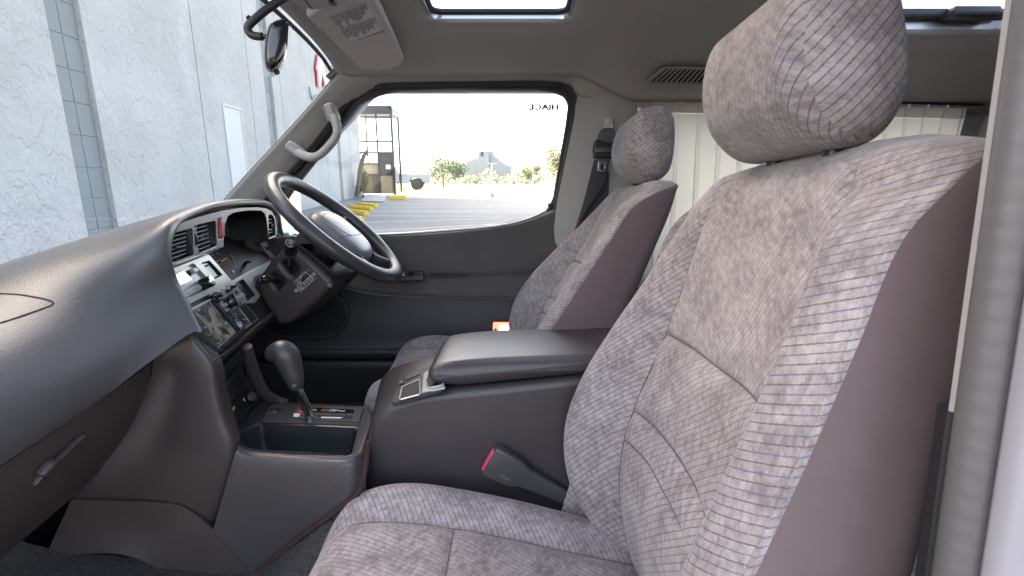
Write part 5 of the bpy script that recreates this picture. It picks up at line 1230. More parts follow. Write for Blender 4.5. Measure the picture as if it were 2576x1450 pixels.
plate('lever_slot', fillet(q5((1140, 940), (1530, 952), (1520, 986), (1180, 976)), .001), 'void_black', CF, top=.0064, thick=.002, bevel=.0003, parent=gate)
plate('slot_strip', q5((1195, 965), (1430, 972), (1400, 981), (1195, 977)), 'white_print', CF, top=.0070, thick=.0008, bevel=.0001, parent=gate)
plate('lock_window', fillet(q5((905, 925), (975, 925), (955, 960), (900, 958)), .001), 'white_print', CF, top=.0064, thick=.001, bevel=.0001, parent=gate)
lathe('lock_release', CF.hit(*Z4(967, 895), .005), (0, 0, 1), [(.0055, 0), (.0055, .007), (.004, .009), (.001, .0095)], 'red_lens', gate)
ps = plate('power_switch_frame', fillet(q5((602, 920), (652, 838), (780, 838), (712, 926)), .001), 'belt_plastic', CF, holes=[q5((620, 905), (662, 846), (762, 848), (706, 912))], top=.005, thick=.004, bevel=.0005, parent=con)
rbox('rocker', CF.hit(*Z4(690, 880), .002), (.022, .028, .008), 'black_plastic', ps, bevel=.002)
# lever
lv = thing('gear_lever', 'automatic gear lever with leather-grained grip on a chrome stem', 'gear lever', tuple(CF.hit(*Z4(1080, 960))))
b0 = CF.hit(*Z4(1085, 965), .0); t0 = P(*Z4(940, 615), Y=b0.y - .02)
tube('stem', [b0, t0], [.0105, .0088], 'chrome', lv, n=20)
gp = [(940, 640, .0105), (925, 590, .0165), (900, 500, .0210), (872, 415, .0235), (850, 350, .0258), (825, 295, .0280), (792, 258, .0285), (745, 245, .0260), (695, 255, .0215), (650, 272, .0165), (618, 288, .010), (606, 294, .003)]
tube('grip', [P(x_, y_, Y=t0.y - .004) for (x_, y_) in [Z4(a_, b_) for a_, b_, _ in gp]], [g[2] for g in gp], 'knob_leather', lv, n=22, smoothn=5, flat=.95)
cyl('shift_button', P(*Z4(925, 345), Y=t0.y + .002), P(*Z4(975, 330), Y=t0.y + .004), .0062, .0055, 'knob_leather', lv, n=16, bevel=.0012)
cyl('grip_screw', P(*Z4(907, 600), Y=t0.y - .018), P(*Z4(907, 600), Y=t0.y - .022), .005, .0048, 'black_plastic', lv, n=16, bevel=.0006)

# ------------------------------------------------------------------ armrest box between the seats
arm = thing('armrest_box', 'padded grey armrest storage box with tray between the front seats', 'armrest box', (0, 1.06, .57))
FA = Frame((0, .938, 0), (1, 0, 0), (0, 0, 1))
prof = catmull([(-.290, .58, 0), (-.284, .70, 0), (-.275, .82, 0), (-.262, .885, 0), (-.235, .918, 0), (-.19, .938, 0), (-.13, .951, 0), (0, .966, 0), (.15, .982, 0), (.34, .995, 0)], 5)
BB = plate('box_body', [(p.x, p.y) for p in prof] + [(.34, .57), (-.28, .57)], 'console_plastic', FA, top=0, thick=.252, bevel=.018, parent=arm, bres=5)
for v in BB.data.vertices:          # the front of the box runs further forward on the driver side
    if v.co.x < -.05: v.co.x -= (.018 + .048 * (v.co.y - .938) / .25) * min(1, (-.05 - v.co.x) / .15)
lid = catmull([(-.168, .980, 0), (-.164, .993, 0), (-.148, 1.004, 0), (-.10, 1.012, 0), (.0, 1.019, 0), (.15, 1.023, 0), (.34, 1.026, 0)], 6)
FA2 = Frame((0, .930, 0), (1, 0, 0), (0, 0, 1))
plate('padded_lid', [(p.x, p.y) for p in lid] + [(.34, .990), (.16, .986), (.0, .970), (-.10, .960), (-.145, .962), (-.162, .970)], 'console_plastic', FA2, top=0, thick=.268, bevel=.026, parent=arm, bres=6, angle=60)
bvb = BVHTree.FromPolygons([v.co for v in BB.data.vertices], [tuple(p.vertices) for p in BB.data.polygons])
hb = [bvb.ray_cast(CAMP, ray(*K6(*p)).normalized())[0] for p in ((470, 1290), (500, 1190), (690, 1100), (700, 1200))]
e1_ = (hb[2] + hb[3] - hb[0] - hb[1]); e1_.y = 0
AF = Frame((hb[0] + hb[1] + hb[2] + hb[3]) / 4 + Vector((0, 0, .004)), e1_, (0, 1, 0))
def q6(*pts): return [AF.pix(*K6(*p)) for p in pts]
tray = plate('tray_panel', fillet(q6((432, 1318), (480, 1158), (725, 1064), (760, 1222)), .006), 'black_satin', AF, top=.004, thick=.01, bevel=.001, parent=arm)
th_ = fillet(q6((482, 1306), (500, 1222), (612, 1172), (618, 1270)), .004)
plate('coin_tray', th_, 'void_black', AF, top=.0046, thick=.004, bevel=.0004, parent=tray)
tube('tray_rim', [AF.to3(*p, .0048) for p in th_], .0018, 'dull_metal', tray, n=8, closed=True)
plate('switch_field', fillet(q6((462, 1205), (482, 1160), (632, 1104), (636, 1158)), .002), 'black_satin', AF, top=.0044, thick=.002, bevel=.0004, parent=tray)
plate('heater_rocker', fillet(q6((520, 1152), (614, 1116), (618, 1142), (524, 1180)), .002), 'belt_plastic', AF, top=.008, thick=.006, bevel=.0012, parent=tray)
cyl('vent_dial', AF.hit(*K6(494, 1172), .003), AF.hit(*K6(494, 1172), .010), .0062, .006, 'gloss_black', tray, n=18, bevel=.001)
plate('cup_surround', fillet(q6((628, 1255), (640, 1130), (725, 1072), (780, 1225)), .004), 'bezel_silver', AF, top=.0046, thick=.003, bevel=.0008, parent=tray)
ch = fillet(q6((652, 1180), (672, 1135), (735, 1100), (770, 1210), (668, 1232)), .012, 6)
plate('cup_holder', ch, 'void_black', AF, top=.0054, thick=.004, bevel=.0004, parent=tray)
tube('cup_rim', [AF.to3(*p, .005) for p in ch], .0025, 'bezel_silver', tray, n=8, closed=True)
# rail of the box towards the driver
tube('box_edge', [P(u, v, Y=1.185) for u, v in ((948, 1080), (962, 1020), (985, 972), (1040, 938), (1105, 912))], .007, 'console_plastic', arm, n=10, smoothn=4)

# ------------------------------------------------------------------ carpet, mats
flr = tag(sheet('passenger_floor', surf([[Vector((x, y, z if x < -.55 else .60 + (z - .60) * w_)) for y, w_ in ((.36, 0), (.60, 0), (.74, .25), (.80, .8), (.86, 1))] for x, z in ((-1.05, .80), (-.95, .69), (-.82, .655), (-.65, .64), (-.50, .625), (-.40, .69), (-.33, .74), (-.27, .70), (-.10, .58), (.2, .59))], 4, 4), 'carpet', .004), 'dark carpet in the passenger footwell', kind='structure')
ps_ = [(560, 1540), (640, 1448), (760, 1350), (850, 1285), (900, 1243), (918, 1190), (926, 1110)]
flr2 = tag(tube('carpet_edging', [P(u, v, Y=.843) for u, v in ps_], .0045, 'edging', n=8, smoothn=4), 'dark red stitched edging of the footwell carpet beside the gear console', 'carpet edging')
flr2.parent = flr; del flr2['label']; del flr2['category']
rows = [[P(u, v, Y=y) for u, v, y in r] for r in (
    [(185, 1254, .872), (300, 1258, .865), (430, 1264, .858), (482, 1284, .855), (541, 1332, .852), (600, 1400, .850), (660, 1475, .85)],
    [(150, 1330, .868), (290, 1330, .858), (400, 1345, .850), (455, 1370, .846), (500, 1410, .845), (550, 1470, .845), (600, 1540, .845)],
    [(120, 1400, .86), (280, 1390, .845), (365, 1410, .84), (410, 1440, .84), (450, 1480, .84), (500, 1530, .84), (540, 1600, .84)])]
kp = sheet('kick_panel', surf(rows, 6, 5), 'dash_lower', .004, dash, angle=70)
tube('kick_panel_joint', [P(u, v, Y=.8575) for u, v in ((190, 1253), (300, 1257), (430, 1263), (482, 1282), (541, 1331), (600, 1400), (655, 1470))], .0014, 'void_black', kp, n=5, smoothn=4)
drv = tag(rbox('driver_floor', (-.42, 1.50, .60), (1.1, .5, .04), 'carpet', bevel=.004), 'dark carpet of the driver footwell', kind='structure')
# ------------------------------------------------------------------ front seats
YC = 0.64
def put_uv(me, per_face_uv):
    uvl = me.uv_layers.new(name='fab'); k = 0; flat = []
    for f in per_face_uv:
        for c in f: flat += [c[0], c[1]]
    uvl.data.foreach_set('uv', flat)
def fab_mesh(name, V, faces, A, B, panel, angles, parent, keep, mat='stripe_velour', smooth=180):
    """A, B: arc-length coordinates per vertex; panel(face) -> key; angles: panel -> stripe direction"""
    sel = [f for f in faces if keep(f)]
    used = sorted({i for f in sel for i in f}); mp = {o: n for n, o in enumerate(used)}
    me = bpy.data.meshes.new(name); me.from_pydata([tuple(V[i]) for i in used], [], [tuple(mp[i] for i in f) for f in sel]); me.update()
    if mat == 'stripe_velour':
        uv = []
        for f in sel:
            th = angles[panel(f)]; c, s_ = math.cos(th), math.sin(th)
            uv.append([(-A[i] * s_ + B[i] * c, A[i] * c + B[i] * s_) for i in f])
        put_uv(me, uv)
    return link(name, me, mat, parent, True, smooth)

def half_section(pts, ns):
    """Catmull-Rom through pts with ns[i] samples per segment"""
    P2 = [Vector(p) for p in pts]; out = []; m = len(P2)
    for i in range(m - 1):
        p0 = P2[i - 1] if i > 0 else Vector((-P2[1].x, P2[1].y)); p1, p2 = P2[i], P2[i + 1]
        p3 = P2[i + 2] if i < m - 2 else Vector((-P2[i].x, P2[i].y))
        for k in range(ns[i]):
            t = k / ns[i]
            out.append(0.5 * ((2*p1) + (p2-p0)*t + (2*p0-5*p1+4*p2-p3)*t*t + (3*p1-p0-3*p2+p3)*t**3))
    out.append(P2[-1]); return out

SEAM = 0.165
def build_backrest(parent):
    T = lambda *v: list(zip((.700, .80, .90, 1.0, 1.10, 1.20, 1.28, 1.33, 1.358, 1.374), v))
    Xf = T(.215, .195, .197, .224, .262, .290, .312, .330, .350, .385)
    Bo = T(.050, .085, .097, .095, .078, .045, .020, .008, .002, 0)
    Wd = T(.255, .268, .275, .275, .272, .268, .260, .246, .220, .15)
    Xd = T(.105, .130, .160, .194, .232, .266, .298, .350, .392, .400)
    Xb = T(.325, .335, .345, .358, .372, .388, .402, .410, .412, .408)
    NS = [7, 12, 12, 8, 8, 8, 5, 5, 5, 6]
    zs = [0.70 + 0.63 * i / 170 for i in range(171)] + [1.33 + 0.044 * math.sin(math.pi / 2 * k / 14) for k in range(1, 15)]
    V, A, B, secs = [], [], [], []; bl = 0; prev = None; ridx = sum(NS[:6])
    for z in zs:
        xf, b, w, xd, xb = (smooth_table(q, z) for q in (Xf, Bo, Wd, Xd, Xb))
        sm = min(SEAM, w * 0.62)
        def half(bb, far):                             # the wing on the far side stands much prouder than the entry side
            if far: o3 = [(sm + (w - sm) * .52, xf - bb), (w - .012, xf - bb * .86 + .010), (w, min(xd - .004, xf - bb * .55 + .030))]
            else:
                r_ = min(xf - bb, xd - .018); o3 = [(sm + (w - sm) * .45, r_), (w - .022, r_ + .003), (w - .005, r_ + .011)]
            pts = [(0, xf), (sm * .6, xf - .001), (sm, xf - .006 - bb * .05)] + o3 + [(w + .001, xd), (w - .004, (xd + xb) / 2), (w - .022, xb - .012), (w * .6, xb), (0, xb + .004)]
            return half_section(pts, NS)
        h, hr_ = half(b, True), half(b * .40, False); n = len(h)
        loop = [(-p.x, p.y) for p in reversed(hr_[1:])] + [(p.x, p.y) for p in h[:-1]]   # back centre(-) .. front .. back
        row = []
        for x_, y_ in loop: row.append([x_, y_])
        secs.append(row)
        cur = Vector((0, xf, z)); bl += (cur - prev).length if prev else 0; prev = cur
        # arc length across, measured from the front centre
        c0 = n - 1; arc = [0.0] * len(row)
        for j in range(c0 + 1, len(row)): arc[j] = arc[j - 1] + math.hypot(row[j][0] - row[j-1][0], row[j][1] - row[j-1][1])
        for j in range(c0 - 1, -1, -1): arc[j] = arc[j + 1] - math.hypot(row[j][0] - row[j+1][0], row[j][1] - row[j+1][1])
        A += arc; B += [bl] * len(row)
    nc = len(secs[0]); nr = len(secs); n = sum(NS) + 1; c0 = n - 1; sidx = NS[0] + NS[1]
    for i, z in enumerate(zs):
        w = smooth_table(Wd, z)
        for j in range(nc):
            x_, y_ = secs[i][j]; k = abs(j - c0)
            d = 0.0
            if k <= ridx:
                sm = min(SEAM, w * 0.62)
                if z < 1.36:
                    d += .0075 * gauss(abs(x_) - sm, .0045)
                    d -= .004 * (gauss(abs(x_) - sm - .03, .022) + gauss(abs(x_) - sm + .03, .022))
                if abs(x_) < sm:
                    e = min(1, (sm - abs(x_)) / .01)
                    d += e * (.0085 * gauss(z - 1.10, .0046) - .006 * gauss(z - 1.075, .02) - .003 * gauss(z - 1.13, .02))
                    dip = .012 * (1 - (x_ / sm) ** 2)
                    d += e * .006 * gauss(z - (.965 + dip), .005) - e * .0035 * (gauss(z - .99 - dip, .015) + gauss(z - .94 - dip, .015))
                    d += e * .006 * gauss(z - (.912 + dip), .005)
                d += .0022 * noise.noise(Vector((x_ * 9, z * 9, 3.1)))
            V.append(Vector((y_ + d, YC + x_, z)))
    faces = grid_faces(nr, nc, True)
    top = (nr - 1) * nc
    def kk(f): return sum(abs((i % nc) - c0) for i in f) / len(f)
    def is_fab(f):
        ks = [abs((i % nc) - c0) for i in f]
        if max(ks) - min(ks) > 3: return False
        return max(ks) <= ridx
    def panel(f):
        i0 = min(f); z = zs[i0 // nc]; js = sum((i % nc) - c0 for i in f) / 4
        if abs(js) <= sidx:
            return 'up' if z > 1.10 else 'low'
        return 'L' if js > 0 else 'R'
    ang = {'up': R(116), 'low': R(141), 'L': R(136), 'R': R(160)}
    o = fab_mesh('backrest', V, faces, A, B, panel, ang, parent, is_fab)
    s_ = fab_mesh('side_and_back_cover', V, faces, A, B, None, None, o, lambda f: not is_fab(f), mat='seat_side', smooth=70)
    tag(s_, 'plain plum-brown cloth cover on the seat back')
    # close the small flat at the top
    mesh('top_panel', [V[top + j] for j in range(nc)], [tuple(range(nc))], 'seat_side', o)
    # stitched seams lie in the grooves
    def seam(idx, off=.0004): tube('seam', [V[i] + Vector((-off, 0, 0)) for i in idx], .0009, 'seam_thread', o, n=5)
    for sg in (-1, 1): seam([i * nc + c0 + sg * sidx for i in range(8, nr - 12)], .0018)
    near = lambda z: min(range(nr), key=lambda i: abs(zs[i] - z))
    seam([near(1.10) * nc + c0 + j for j in range(-sidx, sidx + 1)])
    for z0 in (.965, .912):
        pth = []
        for j in range(-sidx + 1, sidx):
            z_ = z0 + .012 * (1 - (secs[near(z0)][c0 + j][0] / SEAM) ** 2); i_ = max(k for k in range(nr) if zs[k] <= z_); t_ = (z_ - zs[i_]) / (zs[i_ + 1] - zs[i_])
            pth.append(V[i_ * nc + c0 + j].lerp(V[(i_ + 1) * nc + c0 + j], t_) + Vector((-.0004, 0, 0)))
        tube('seam', pth, .0008, 'seam_thread', o, n=5)
    return o

def build_cushion(parent):
    T = lambda *v: list(zip((-.345, -.335, -.31, -.27, -.20, -.10, 0, .10, .20, .27), v))
    Zc = T(.655, .700, .742, .762, .766, .752, .732, .708, .686, .670)
    Bo = T(0, .008, .018, .026, .032, .034, .032, .030, .026, .02)
    Wd = T(.160, .195, .236, .260, .271, .275, .275, .273, .268, .262)
    Zb = T(.63, .60, .585, .575, .57, .57, .57, .57, .57, .57)
    NS = [7, 12, 12, 8, 8, 8, 5, 6]
    xs = [-.345 + .035 * (1 - math.cos(math.pi / 2 * k / 12)) for k in range(12)] + [-.31 + .58 * i / 120 for i in range(121)]
    V, A, B, rows = [], [], [], []; bl = 0; prev = None; ridx = sum(NS[:5])
    for x in xs:
        zc, b, w, zb = (smooth_table(q, x) for q in (Zc, Bo, Wd, Zb)); sm = min(.158, w * .62)
        pts = [(0, zc), (sm * .6, zc + .001), (sm, zc + .003), (sm + (w - sm) * .5, zc + b), (w - .012, zc + b * .5 - .012), (w, zc - .055), (w - .004, (zc - .055 + zb) / 2), (w * .8, zb), (0, zb)]
        h = half_section(pts, NS); n = len(h)
        row = [(-p.x, p.y) for p in reversed(h[1:])] + [(p.x, p.y) for p in h[:-1]]
        cur = Vector((x, 0, zc)); bl += (cur - prev).length if prev else 0; prev = cur
        c0 = n - 1; arc = [0.0] * len(row)
        for j in range(c0 + 1, len(row)): arc[j] = arc[j - 1] + math.hypot(row[j][0] - row[j-1][0], row[j][1] - row[j-1][1])
        for j in range(c0 - 1, -1, -1): arc[j] = arc[j + 1] - math.hypot(row[j][0] - row[j+1][0], row[j][1] - row[j+1][1])
        A += arc; B += [bl] * len(row); rows.append(row)
    nc = len(rows[0]); n = sum(NS) + 1; c0 = n - 1; sidx = NS[0] + NS[1]
    for i, x in enumerate(xs):
        for j in range(nc):
            w_, z_ = rows[i][j]; k = abs(j - c0); d = 0
            if k <= ridx:
                sm = min(.158, smooth_table(Wd, x) * .62)
                d -= .007 * gauss(abs(w_) - sm, .0055); d += .004 * (gauss(abs(w_) - sm - .03, .022) + gauss(abs(w_) - sm + .03, .022))
                if abs(w_) < sm:
                    e = min(1, (sm - abs(w_)) / .01); d -= e * .006 * gauss(x + .10, .005); d += e * .003 * (gauss(x + .13, .02) + gauss(x + .07, .02))
                d += .0025 * noise.noise(Vector((w_ * 8, x * 8, 9.2)))
            V.append(Vector((x, YC + w_, z_ + d)))
    faces = [tuple(reversed(f)) for f in grid_faces(len(xs), nc, True)]
    def is_fab(f):
        ks = [abs((i % nc) - c0) for i in f]
        return max(ks) - min(ks) <= 3 and max(ks) <= ridx
    def panel(f):
        js = sum((i % nc) - c0 for i in f) / 4
        return 'C' if abs(js) <= sidx else 'L' if js > 0 else 'R'
    ang = {'C': R(112), 'L': R(149), 'R': R(75)}
    o = fab_mesh('seat_cushion', V, faces, A, B, panel, ang, parent, is_fab)
    fab_mesh('cushion_side_cover', V, faces, A, B, None, None, o, lambda f: not is_fab(f), mat='seat_side', smooth=70)
    for sg in (-1, 1): tube('seam', [V[i * nc + c0 + sg * sidx] + Vector((0, 0, .0006)) for i in range(8, len(xs) - 4)], .0009, 'seam_thread', o, n=5)
    ix = min(range(len(xs)), key=lambda i: abs(xs[i] + .10)); tube('seam', [V[ix * nc + c0 + j] + Vector((0, 0, .0006)) for j in range(-sidx, sidx + 1)], .0009, 'seam_thread', o, n=5)
    mesh('cushion_front', [V[j] for j in range(nc)], [tuple(reversed(range(nc)))], 'stripe_velour', o)
    return o

YH = .655
def build_headrest(parent):
    prof = [(.352, 1.372), (.318, 1.388), (.289, 1.425), (.276, 1.480), (.281, 1.540), (.302, 1.574), (.345, 1.590), (.382, 1.574), (.408, 1.525), (.424, 1.460), (.424, 1.410), (.395, 1.376)]
    cx, cz = .35, 1.462
    prof = [(x if x < .35 else .35 + (x - .35) * .74, 1.372 + (z - 1.372) * .865) for x, z in prof]
    loop = catmull([(x, z, 0) for x, z in prof], 7, True); m = len(loop)
    ws = []
    for i in range(61):
        t = -1 + 2 * i / 60; ws.append(t)
    V, A, B = [], [], []; HW = .140; rows = []
    for t in ws:
        # side ends rounded like a pillow with flat-ish cheeks
        w = HW * t
        e = max(0, abs(w) - .100) / (HW - .100); sc = (1 - e ** 2.4 * .34)
        if abs(t) > .999: sc = .55
        for j, p in enumerate(loop):
            d = Vector((p.x - cx, p.y - cz)); q = d * sc
            g = 1 - .035 * gauss(abs(w) - .122, .0035)
            V.append(Vector((cx + q.x * g + (.022 * e if q.x < 0 else 0) * min(1, -q.x / .05), YH + w, cz + q.y * g)))
    nr = len(ws); faces = grid_faces(nr, m, True)
    # arc coordinates: B runs round the profile (up the front), A across
    per = [0.0]
    for j in range(1, m): per.append(per[-1] + (loop[j] - loop[j - 1]).length)
    for i, t in enumerate(ws):
        for j in range(m): A.append(HW * t); B.append(per[j])
    cheek0, cheek1 = 4, nr - 5
    body_f, left_f = [], []
    me = bpy.data.meshes.new('headrest')
    capl = [len(V) + i for i in range(2)]
    V.append(Vector((cx, YH - HW - .004, cz))); V.append(Vector((cx, YH + HW + .004, cz))); A += [-HW, HW]; B += [0, 0]
    for j in range(m):
        k = (j + 1) % m
        faces.append((k, j, capl[0])); faces.append(((nr - 1) * m + j, (nr - 1) * m + k, capl[1]))
    me.from_pydata([tuple(v) for v in V], [], [tuple(reversed(f)) for f in faces]); me.update()
    uv = []
    for f in faces:
        f = tuple(reversed(f)); ws_ = sum(V[i].y - YH for i in f) / len(f)
        if abs(ws_) > .120:   # cheeks: stripes run diagonally over the side
            th = R(52); uv.append([(-(V[i].x - cx) * math.sin(th) + (V[i].z - cz) * math.cos(th), (V[i].x - cx) * math.cos(th) + (V[i].z - cz) * math.sin(th)) for i in f])
        else:
            th = R(118); js = [B[i] for i in f]
            if max(js) - min(js) > .2: js = [b if b > .2 else b + per[-1] + .01 for b in js]
            uv.append([(-A[i] * math.sin(th) + b * math.cos(th), A[i] * math.cos(th) + b * math.sin(th)) for i, b in zip(f, js)])
    put_uv(me, uv)
    o = link('headrest', me, 'stripe_velour', parent, True, 180)
    for sg in (-1, 1):
        cyl('headrest_post', (.372, YH + sg * .065, 1.33), (.366, YH + sg * .065, 1.40), .006, .006, 'chrome', o, n=12)
        cyl('post_guide', (.372, YH + sg * .065, 1.355), (.372, YH + sg * .065, 1.379), .013, .012, 'black_plastic', o, n=16)
    return o

def buckle(parent_label, dx, dy, dz):
    b = thing('seat_belt_buckle', parent_label, 'belt buckle', (.15 + dx, .925 + dy, .70 + dz))
    ax = Vector((-.21, 0, .115)).normalized(); fr = Frame((.15 + dx, .922 + dy, .712 + dz), ax, (0, 0, 1))
    sec = []
    for t, hw, th in ((0, .013, .007), (.03, .014, .008), (.10, .018, .009), (.145, .022, .011), (.16, .030, .014), (.20, .033, .0155), (.215, .033, .0155), (.222, .031, .014)):
        sec.append([fr.to3(t, q[0], q[1]) for q in fillet([(-hw, -th), (hw, -th), (hw, th), (-hw, th)], .006, 3)])
    loft('buckle_sleeve', sec, 'belt_plastic', b)
    rbox('release_button', fr.to3(.2235, -.002, 0), (.006, .048, .018), 'pink_button', b, axes=fr, bevel=.002)
    text('press_print', 'PRESS', 'grey_print', fr, (.18, -.014), .009, b, rot=R(0), top=-.0162)
    cyl('bolt', fr.to3(-.004, 0, -.012), fr.to3(-.004, 0, .012), .017, .017, 'belt_plastic', b, bevel=.002)
    return b

def build_seat():
    s = thing('front_seat', 'striped grey-mauve velour passenger seat with upright backrest beside the open doorway', 'car seat', (0, YC, .57))
    build_cushion(s); bk = build_backrest(s); hr = build_headrest(s)
    # hinge cover and frame rail under the cushion
    for sg in (-1, 1):
        cyl('recliner_cover', (.26, YC + sg * .262, .70), (.26, YC + sg * .276, .70), .045, .042, 'black_satin', s, bevel=.004)
        rbox('slide_rail', (-.02, YC + sg * .17, .555), (.52, .04, .035), 'dull_metal', s)
    return s
SEAT_P = build_seat()
def copy_tree(o, parent=None):
    c = o.copy(); COL.objects.link(c)
    if parent is not None: c.parent = parent; c.matrix_parent_inverse = o.matrix_parent_inverse.copy()
    for ch in list(o.children): copy_tree(ch, c)
    return c
SEAT_D = copy_tree(SEAT_P)
SEAT_D['label'] = 'striped grey-mauve velour driver seat leaning back behind the steering wheel'
for s_ in (SEAT_P, SEAT_D): s_['group'] = 'front seats'
SEAT_D.location = SEAT_P.location + Vector((-.133, .80, .055))
PIV = Vector((.25, YC, .75)); RB = Matrix.Translation(PIV) @ Matrix.Rotation(R(13), 4, 'Y') @ Matrix.Translation(-PIV)
for ch in SEAT_D.children:
    if ch.name.startswith(('backrest', 'headrest')): ch.matrix_basis = RB
    elif ch.name.startswith('seat_cushion'): ch.matrix_basis = Matrix.Translation((.072, 0, .030))
buckle('grey belt buckle with bright pink button between passenger seat and armrest box', 0, 0, 0)
# ------------------------------------------------------------------ curtains, belts, visor, mirror, small fittings
def curtain_mat(name, col, tr):
    m, N, L, b = nodes_of(name); tc = N.new('ShaderNodeTexCoord')
    mp = N.new('ShaderNodeMapping'); mp.inputs['Scale'].default_value = (1, 1, 4); L.new(tc.outputs['Object'], mp.inputs[0])
    n1 = N.new('ShaderNodeTexNoise'); n1.inputs['Scale'].default_value = 160; n1.inputs['Detail'].default_value = 3; L.new(mp.outputs[0], n1.inputs['Vector'])
    rp = N.new('ShaderNodeMapRange'); rp.inputs['To Min'].default_value = .8; rp.inputs['To Max'].default_value = 1.15; L.new(n1.outputs['Fac'], rp.inputs['Value'])
    mx = N.new('ShaderNodeMix'); mx.data_type = 'RGBA'; mx.blend_type = 'MULTIPLY'; mx.inputs[0].default_value = 1; mx.inputs[6].default_value = (*col, 1); L.new(rp.outputs[0], mx.inputs[7])
    d = N.new('ShaderNodeBsdfDiffuse'); t = N.new('ShaderNodeBsdfTranslucent'); s_ = N.new('ShaderNodeMixShader'); s_.inputs[0].default_value = tr
    L.new(mx.outputs[2], d.inputs[0]); L.new(mx.outputs[2], t.inputs[0]); L.new(d.outputs[0], s_.inputs[1]); L.new(t.outputs[0], s_.inputs[2])
    N.remove(b); L.new(s_.outputs[0], N['Material Output'].inputs[0]); MATS[name] = m
curtain_mat('curtain_cloth', (.70, .66, .57), .58)
curtain_mat('curtain_tape', (.42, .36, .33), .5)
def curtain(label, x0, x1, npl, slant, seed):
    c = thing('curtain', label, 'curtain', (x0, 1.70, 1.1), 'pleated side curtains'); rnd = random.Random(seed)
    # flat panels with narrow folded pleats between them
    path = []; w = (x1 - x0) / npl
    for k in range(npl):
        a_ = x0 + k * w; f_ = w * .18
        path += [(a_, 0), (a_ + w - f_, 0), (a_ + w - f_ * .85, -.005), (a_ + w - f_ * .15, -.006)] + ([(x1, 0)] if k == npl - 1 else [])
    def pt(i, s_):
        x, y = path[i]; z = 1.662 - .62 * s_ - .02 * (x - .4)
        x = x + slant * s_ * max(0, (x - x0) / (x1 - x0) - .45) + .006 * s_ * math.sin(i * 1.7 + seed)
        return Vector((x, 1.712 + y * (1 + s_ * 1.5) + .006 * s_ * math.sin(x * 37 + seed), z))
    n = len(path)
    body = sheet('cloth', [[pt(i, .055 + .945 * k / 24) for i in range(n)] for k in range(25)], 'curtain_cloth', 0, c, angle=40)
    sheet('header_tape', [[pt(i, .055 * k / 4) + Vector((0, -.001, 0)) for i in range(n)] for k in range(5)], 'curtain_tape', 0, c, angle=40)
    for k in range(npl):
        p = pt(k * 4, 0) + Vector((.004, .002, .0))
        rbox('runner_hook', p + Vector((0, 0, .008)), (.005, .005, .018), 'hanger_white', c, bevel=.001)
    return c
ca = curtain('cream pleated curtain on the driver side behind the driver headrest', .412, .98, 8, .0, 1)
pb = P(*Z5(573, 200), Y=1.699); cyl('snap_button', pb, pb + Vector((0, -.004, 0)), .0075, .007, 'hanger_white', ca, n=16, bevel=.001)
cb = curtain('cream pleated curtain with slanted rear end beyond the passenger headrest', .99, 1.50, 8, -.16, 2)
tube('tie_band', [P(u, v, Y=1.70) for u, v in ((2492, 292), (2470, 345), (2444, 400), (2430, 440))], .020, 'curtain_tape', cb, n=8, flat=.25, up=(0, 1, 0))
rl = tag(tube('curtain_rail', [(.39, 1.715, 1.676), (1.0, 1.715, 1.664), (1.56, 1.715, 1.652)], .005, 'black_plastic', n=8), 'thin black curtain rail above the rear side window', 'rail')
# driver belt on its pillar
bt = thing('seat_belt', 'black driver seat belt hanging from its guide on the beige pillar', 'seat belt', tuple(P(1500, 420, Y=1.69)))
def bp(x, y, Y=1.695): return P(*Z5(x, y), Y=Y)
lathe('anchor_cap', bp(298, 300, 1.715), (0, -1, 0), [(.014, 0), (.014, .012), (.012, .017), (.006, .020), (.001, .0205)], 'trim_light', bt)
FB = Frame((0, 1.70, 0), (1, 0, 0), (0, 0, 1))
plate('anchor_plate', fillet(pixpoly(FB, Z5, [(255, 262), (340, 262), (345, 375), (250, 375)]), .01), 'trim_light', FB, top=.002, thick=.012, bevel=.003, parent=bt)
plate('guide_boot', fillet(pixpoly(FB, Z5, [(235, 368), (335, 366), (360, 430), (350, 510), (190, 510), (200, 440)]), .012), 'belt_plastic', FB, top=.014, thick=.02, bevel=.006, parent=bt)
gd = plate('belt_guide', fillet(pixpoly(FB, Z5, [(165, 490), (190, 470), (330, 525), (340, 640), (160, 640), (150, 560)]), .008), 'black_plastic', FB, top=.022, thick=.02, bevel=.006, parent=bt)
rbox('guide_bar', bp(255, 560, 1.672), (.055, .008, .016), 'belt_plastic', gd, bevel=.003)
wl = [(170, 650), (120, 850), (60, 1080), (10, 1240), (-50, 1450)]; wr = [(305, 650), (275, 800), (210, 950), (110, 1090), (20, 1270)]
rows = [[bp(*a_, 1.685), bp((a_[0] + b_[0]) / 2, (a_[1] + b_[1]) / 2, 1.680), bp(*b_, 1.683)] for a_, b_ in zip(wl, wr)]
sheet('webbing', surf(rows, 5, 3), 'belt_web', .0015, bt)
rows = [[bp(x0, y, 1.70), bp(x1, y + 20, 1.70)] for x0, x1, y in ((250, 305, 740), (190, 300, 900), (80, 290, 1080), (10, 260, 1300))]
sheet('webbing', surf(rows, 4, 3), 'belt_web', .0015, bt)
plate('latch_tongue', fillet(pixpoly(FB, Z5, [(206, 655), (288, 655), (280, 756), (202, 748)], c=.03), .004), 'chrome', FB, holes=[fillet(pixpoly(FB, Z5, [(228, 690), (262, 690), (262, 735), (226, 732)], c=.03), .004)], top=.032, thick=.003, bevel=.0006, parent=bt)
